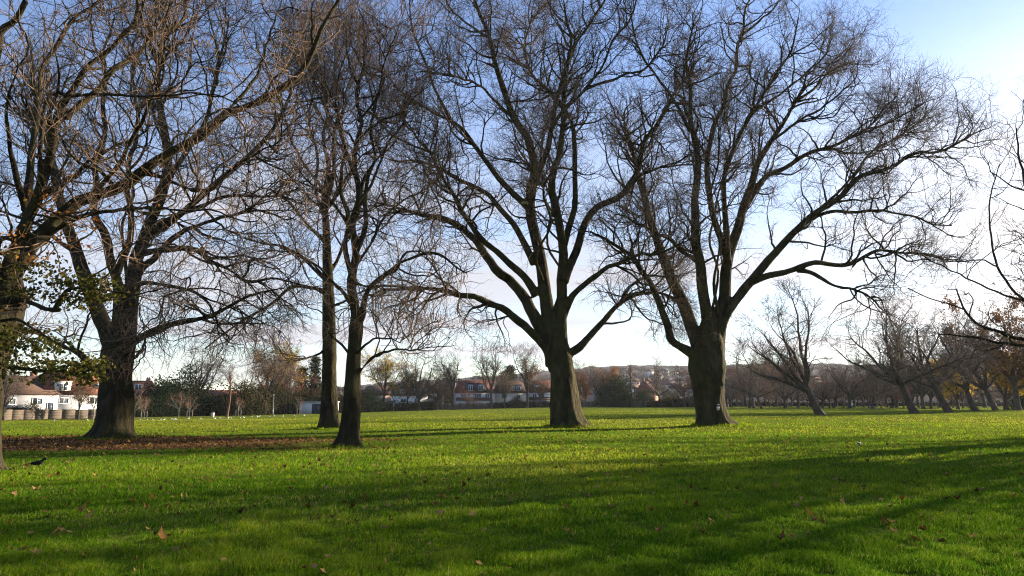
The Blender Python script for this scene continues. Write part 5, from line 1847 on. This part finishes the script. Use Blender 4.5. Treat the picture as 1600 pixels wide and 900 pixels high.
X = LITTER[0] + lx * LITTER[2] * 1.15
Yv = LITTER[1] + ly * LITTER[3] * 1.2
k_ = _r.random(n) < litter_mask(X, Yv) * 0.95 + 0.05
X, Yv = X[k_], Yv[k_]
fallen(mb, _r, np.stack([X, Yv, ground_z(X, Yv) + _r.uniform(0.01, 0.05, len(X))], 1), 0.085)
n = 4200
dd = 9 + 90 * _r.random(n) ** 0.9
ax = np.radians(_r.uniform(-40, 40, n))
X, Yv = dd * np.sin(ax), dd * np.cos(ax)
fallen(mb, _r, np.stack([X, Yv, ground_z(X, Yv) + _r.uniform(0.03, 0.065, n)], 1), 0.095)
tag(mb.obj('leaf_litter', M['fallen_leaf']), 'brown leaf litter under the trees and sprinkled over the lawn', 'leaf litter', None, 'stuff')


# ------------------------------------------------------------------ grass
def build_grass(N, seed=4):
    rng = np.random.default_rng(seed)
    py = 629 + 4.6 + rng.random(N) * 430
    d = EYE * F / (py - 629)
    az = np.arctan((rng.uniform(-300, 1900, N) - 800) / F)
    x, y = d * np.tan(az), d.copy()
    x = x + rng.normal(size=N) * 0.02
    lm = litter_mask(x, y)
    keep = rng.random(N) > lm * 0.94
    x, y, d = x[keep], y[keep], d[keep]
    # longer grass left by the mower round the feet of the trees
    tall = np.zeros(len(x))
    for (tx, ty, tr) in TREE_FEET:
        m = int(900 * tr * 2.2)
        a_ = rng.uniform(0, 2 * PI, m)
        q = tr * 0.92 + (0.15 + 0.55 * (0.5 + 0.5 * np.sin(3 * a_ + tx) * np.sin(7 * a_))) * rng.random(m) ** 1.4
        x = np.concatenate([x, tx + q * np.cos(a_)])
        y = np.concatenate([y, ty + q * np.sin(a_)])
        d = np.concatenate([d, np.full(m, ty * 0.6)])
        tall = np.concatenate([tall, np.full(m, 1.0)])
    n = len(x)
    cl = fbm(x, y, 41, 4, 1.6)                 # tufts
    cl2 = fbm(x, y, 46, 3, 7.0)                # single tussocks
    big = fbm(x, y, 42, 3, 0.14)               # broad patches
    h = (0.054 + 0.030 * cl + 0.034 * cl2 + 0.012 * big) * rng.uniform(0.6, 1.35, n)
    h = np.clip(h, 0.014, 0.14)
    h = h * (1 + tall * rng.uniform(0.0, 1.0, n) ** 2 * 1.6)
    w = np.maximum(0.0055, 0.62 * d / (F * 0.64)) * rng.uniform(0.7, 1.2, n)
    z = ground_z(x, y)
    a = rng.uniform(0, PI, n)
    wx, wy = np.cos(a) * w / 2, np.sin(a) * w / 2
    la = rng.uniform(0, 2 * PI, n)
    lean = h * rng.uniform(0.15, 0.95, n)
    lx, ly = np.cos(la) * lean + h * 0.12, np.sin(la) * lean
    b = np.stack([x, y, z - 0.004], 1)
    W = np.stack([wx, wy, np.zeros(n)], 1)
    Lv = np.stack([lx, ly, np.zeros(n)], 1)
    up = np.stack([np.zeros(n), np.zeros(n), h], 1)
    V = np.stack([b - W, b + W, b + W * 0.75 + Lv * 0.35 + up * 0.62, b - W * 0.75 + Lv * 0.35 + up * 0.62, b + Lv + up], axis=1).reshape(-1, 3)
    o = np.arange(n)[:, None] * 5
    Q = o + np.array([[0, 1, 2, 3]])
    T = o + np.array([[3, 2, 4]])
    dry = rng.random(n) < 0.045 + 0.10 * sstep(0.15, 0.7, fbm(x, y, 45, 3, 0.5)) * sstep(40, 15, y) - 0.03 * sstep(20, 45, y)
    tint = np.clip(0.25 + 0.12 * sstep(12, 24, y) + 0.20 * big + 0.10 * cl + 0.09 * cl2 + 0.15 * fbm(x, y, 44, 3, 0.55) + 0.33 * sstep(18, 75, y) + rng.normal(size=n) * (0.15 - 0.115 * sstep(18, 70, y)), 0.02, 0.78)
    tint = np.where(dry, rng.uniform(0.85, 1.0, n), tint)
    mb = MB()
    mb.add(V, Q, T, tint=np.repeat(tint, 5))
    return tag(mb.obj('grass', M['grass']), 'short green lawn grass with uneven tufts', 'grass', None, 'stuff')


TREE_FEET = [(gpt(px_, Y_)[0], Y_, w_ * 0.5 / F * Y_) for (px_, Y_, w_) in ((889, Y_C, 66), (1121, Y_D, 68), (172, Y_A, 76), (513, Y_B1, 42), (546, Y_B2, 46))]
M['grass'] = leaf_mat('grass', [(0.026, 0.074, 0.004), (0.060, 0.142, 0.006), (0.120, 0.205, 0.009), (0.235, 0.262, 0.016), (0.32, 0.26, 0.10)], 0.5)
build_grass(940000)

# ------------------------------------------------------------------ winter haze
hz = MB().box((0, 0, 95), (9000, 9000, 300))
hm = bpy.data.materials.new('haze')
hm.use_nodes = True
hm.node_tree.nodes.clear()
ho = hm.node_tree.nodes.new('ShaderNodeOutputMaterial')
hv = hm.node_tree.nodes.new('ShaderNodeVolumePrincipled')
hv.inputs['Color'].default_value = (0.86, 0.89, 0.95, 1)
hv.inputs['Density'].default_value = 0.00006
hv.inputs['Anisotropy'].default_value = 0.2
hm.node_tree.links.new(hv.outputs[0], ho.inputs['Volume'])
tag(hz.obj('haze', hm), 'thin pale winter haze over the whole park', 'haze', None, 'stuff')
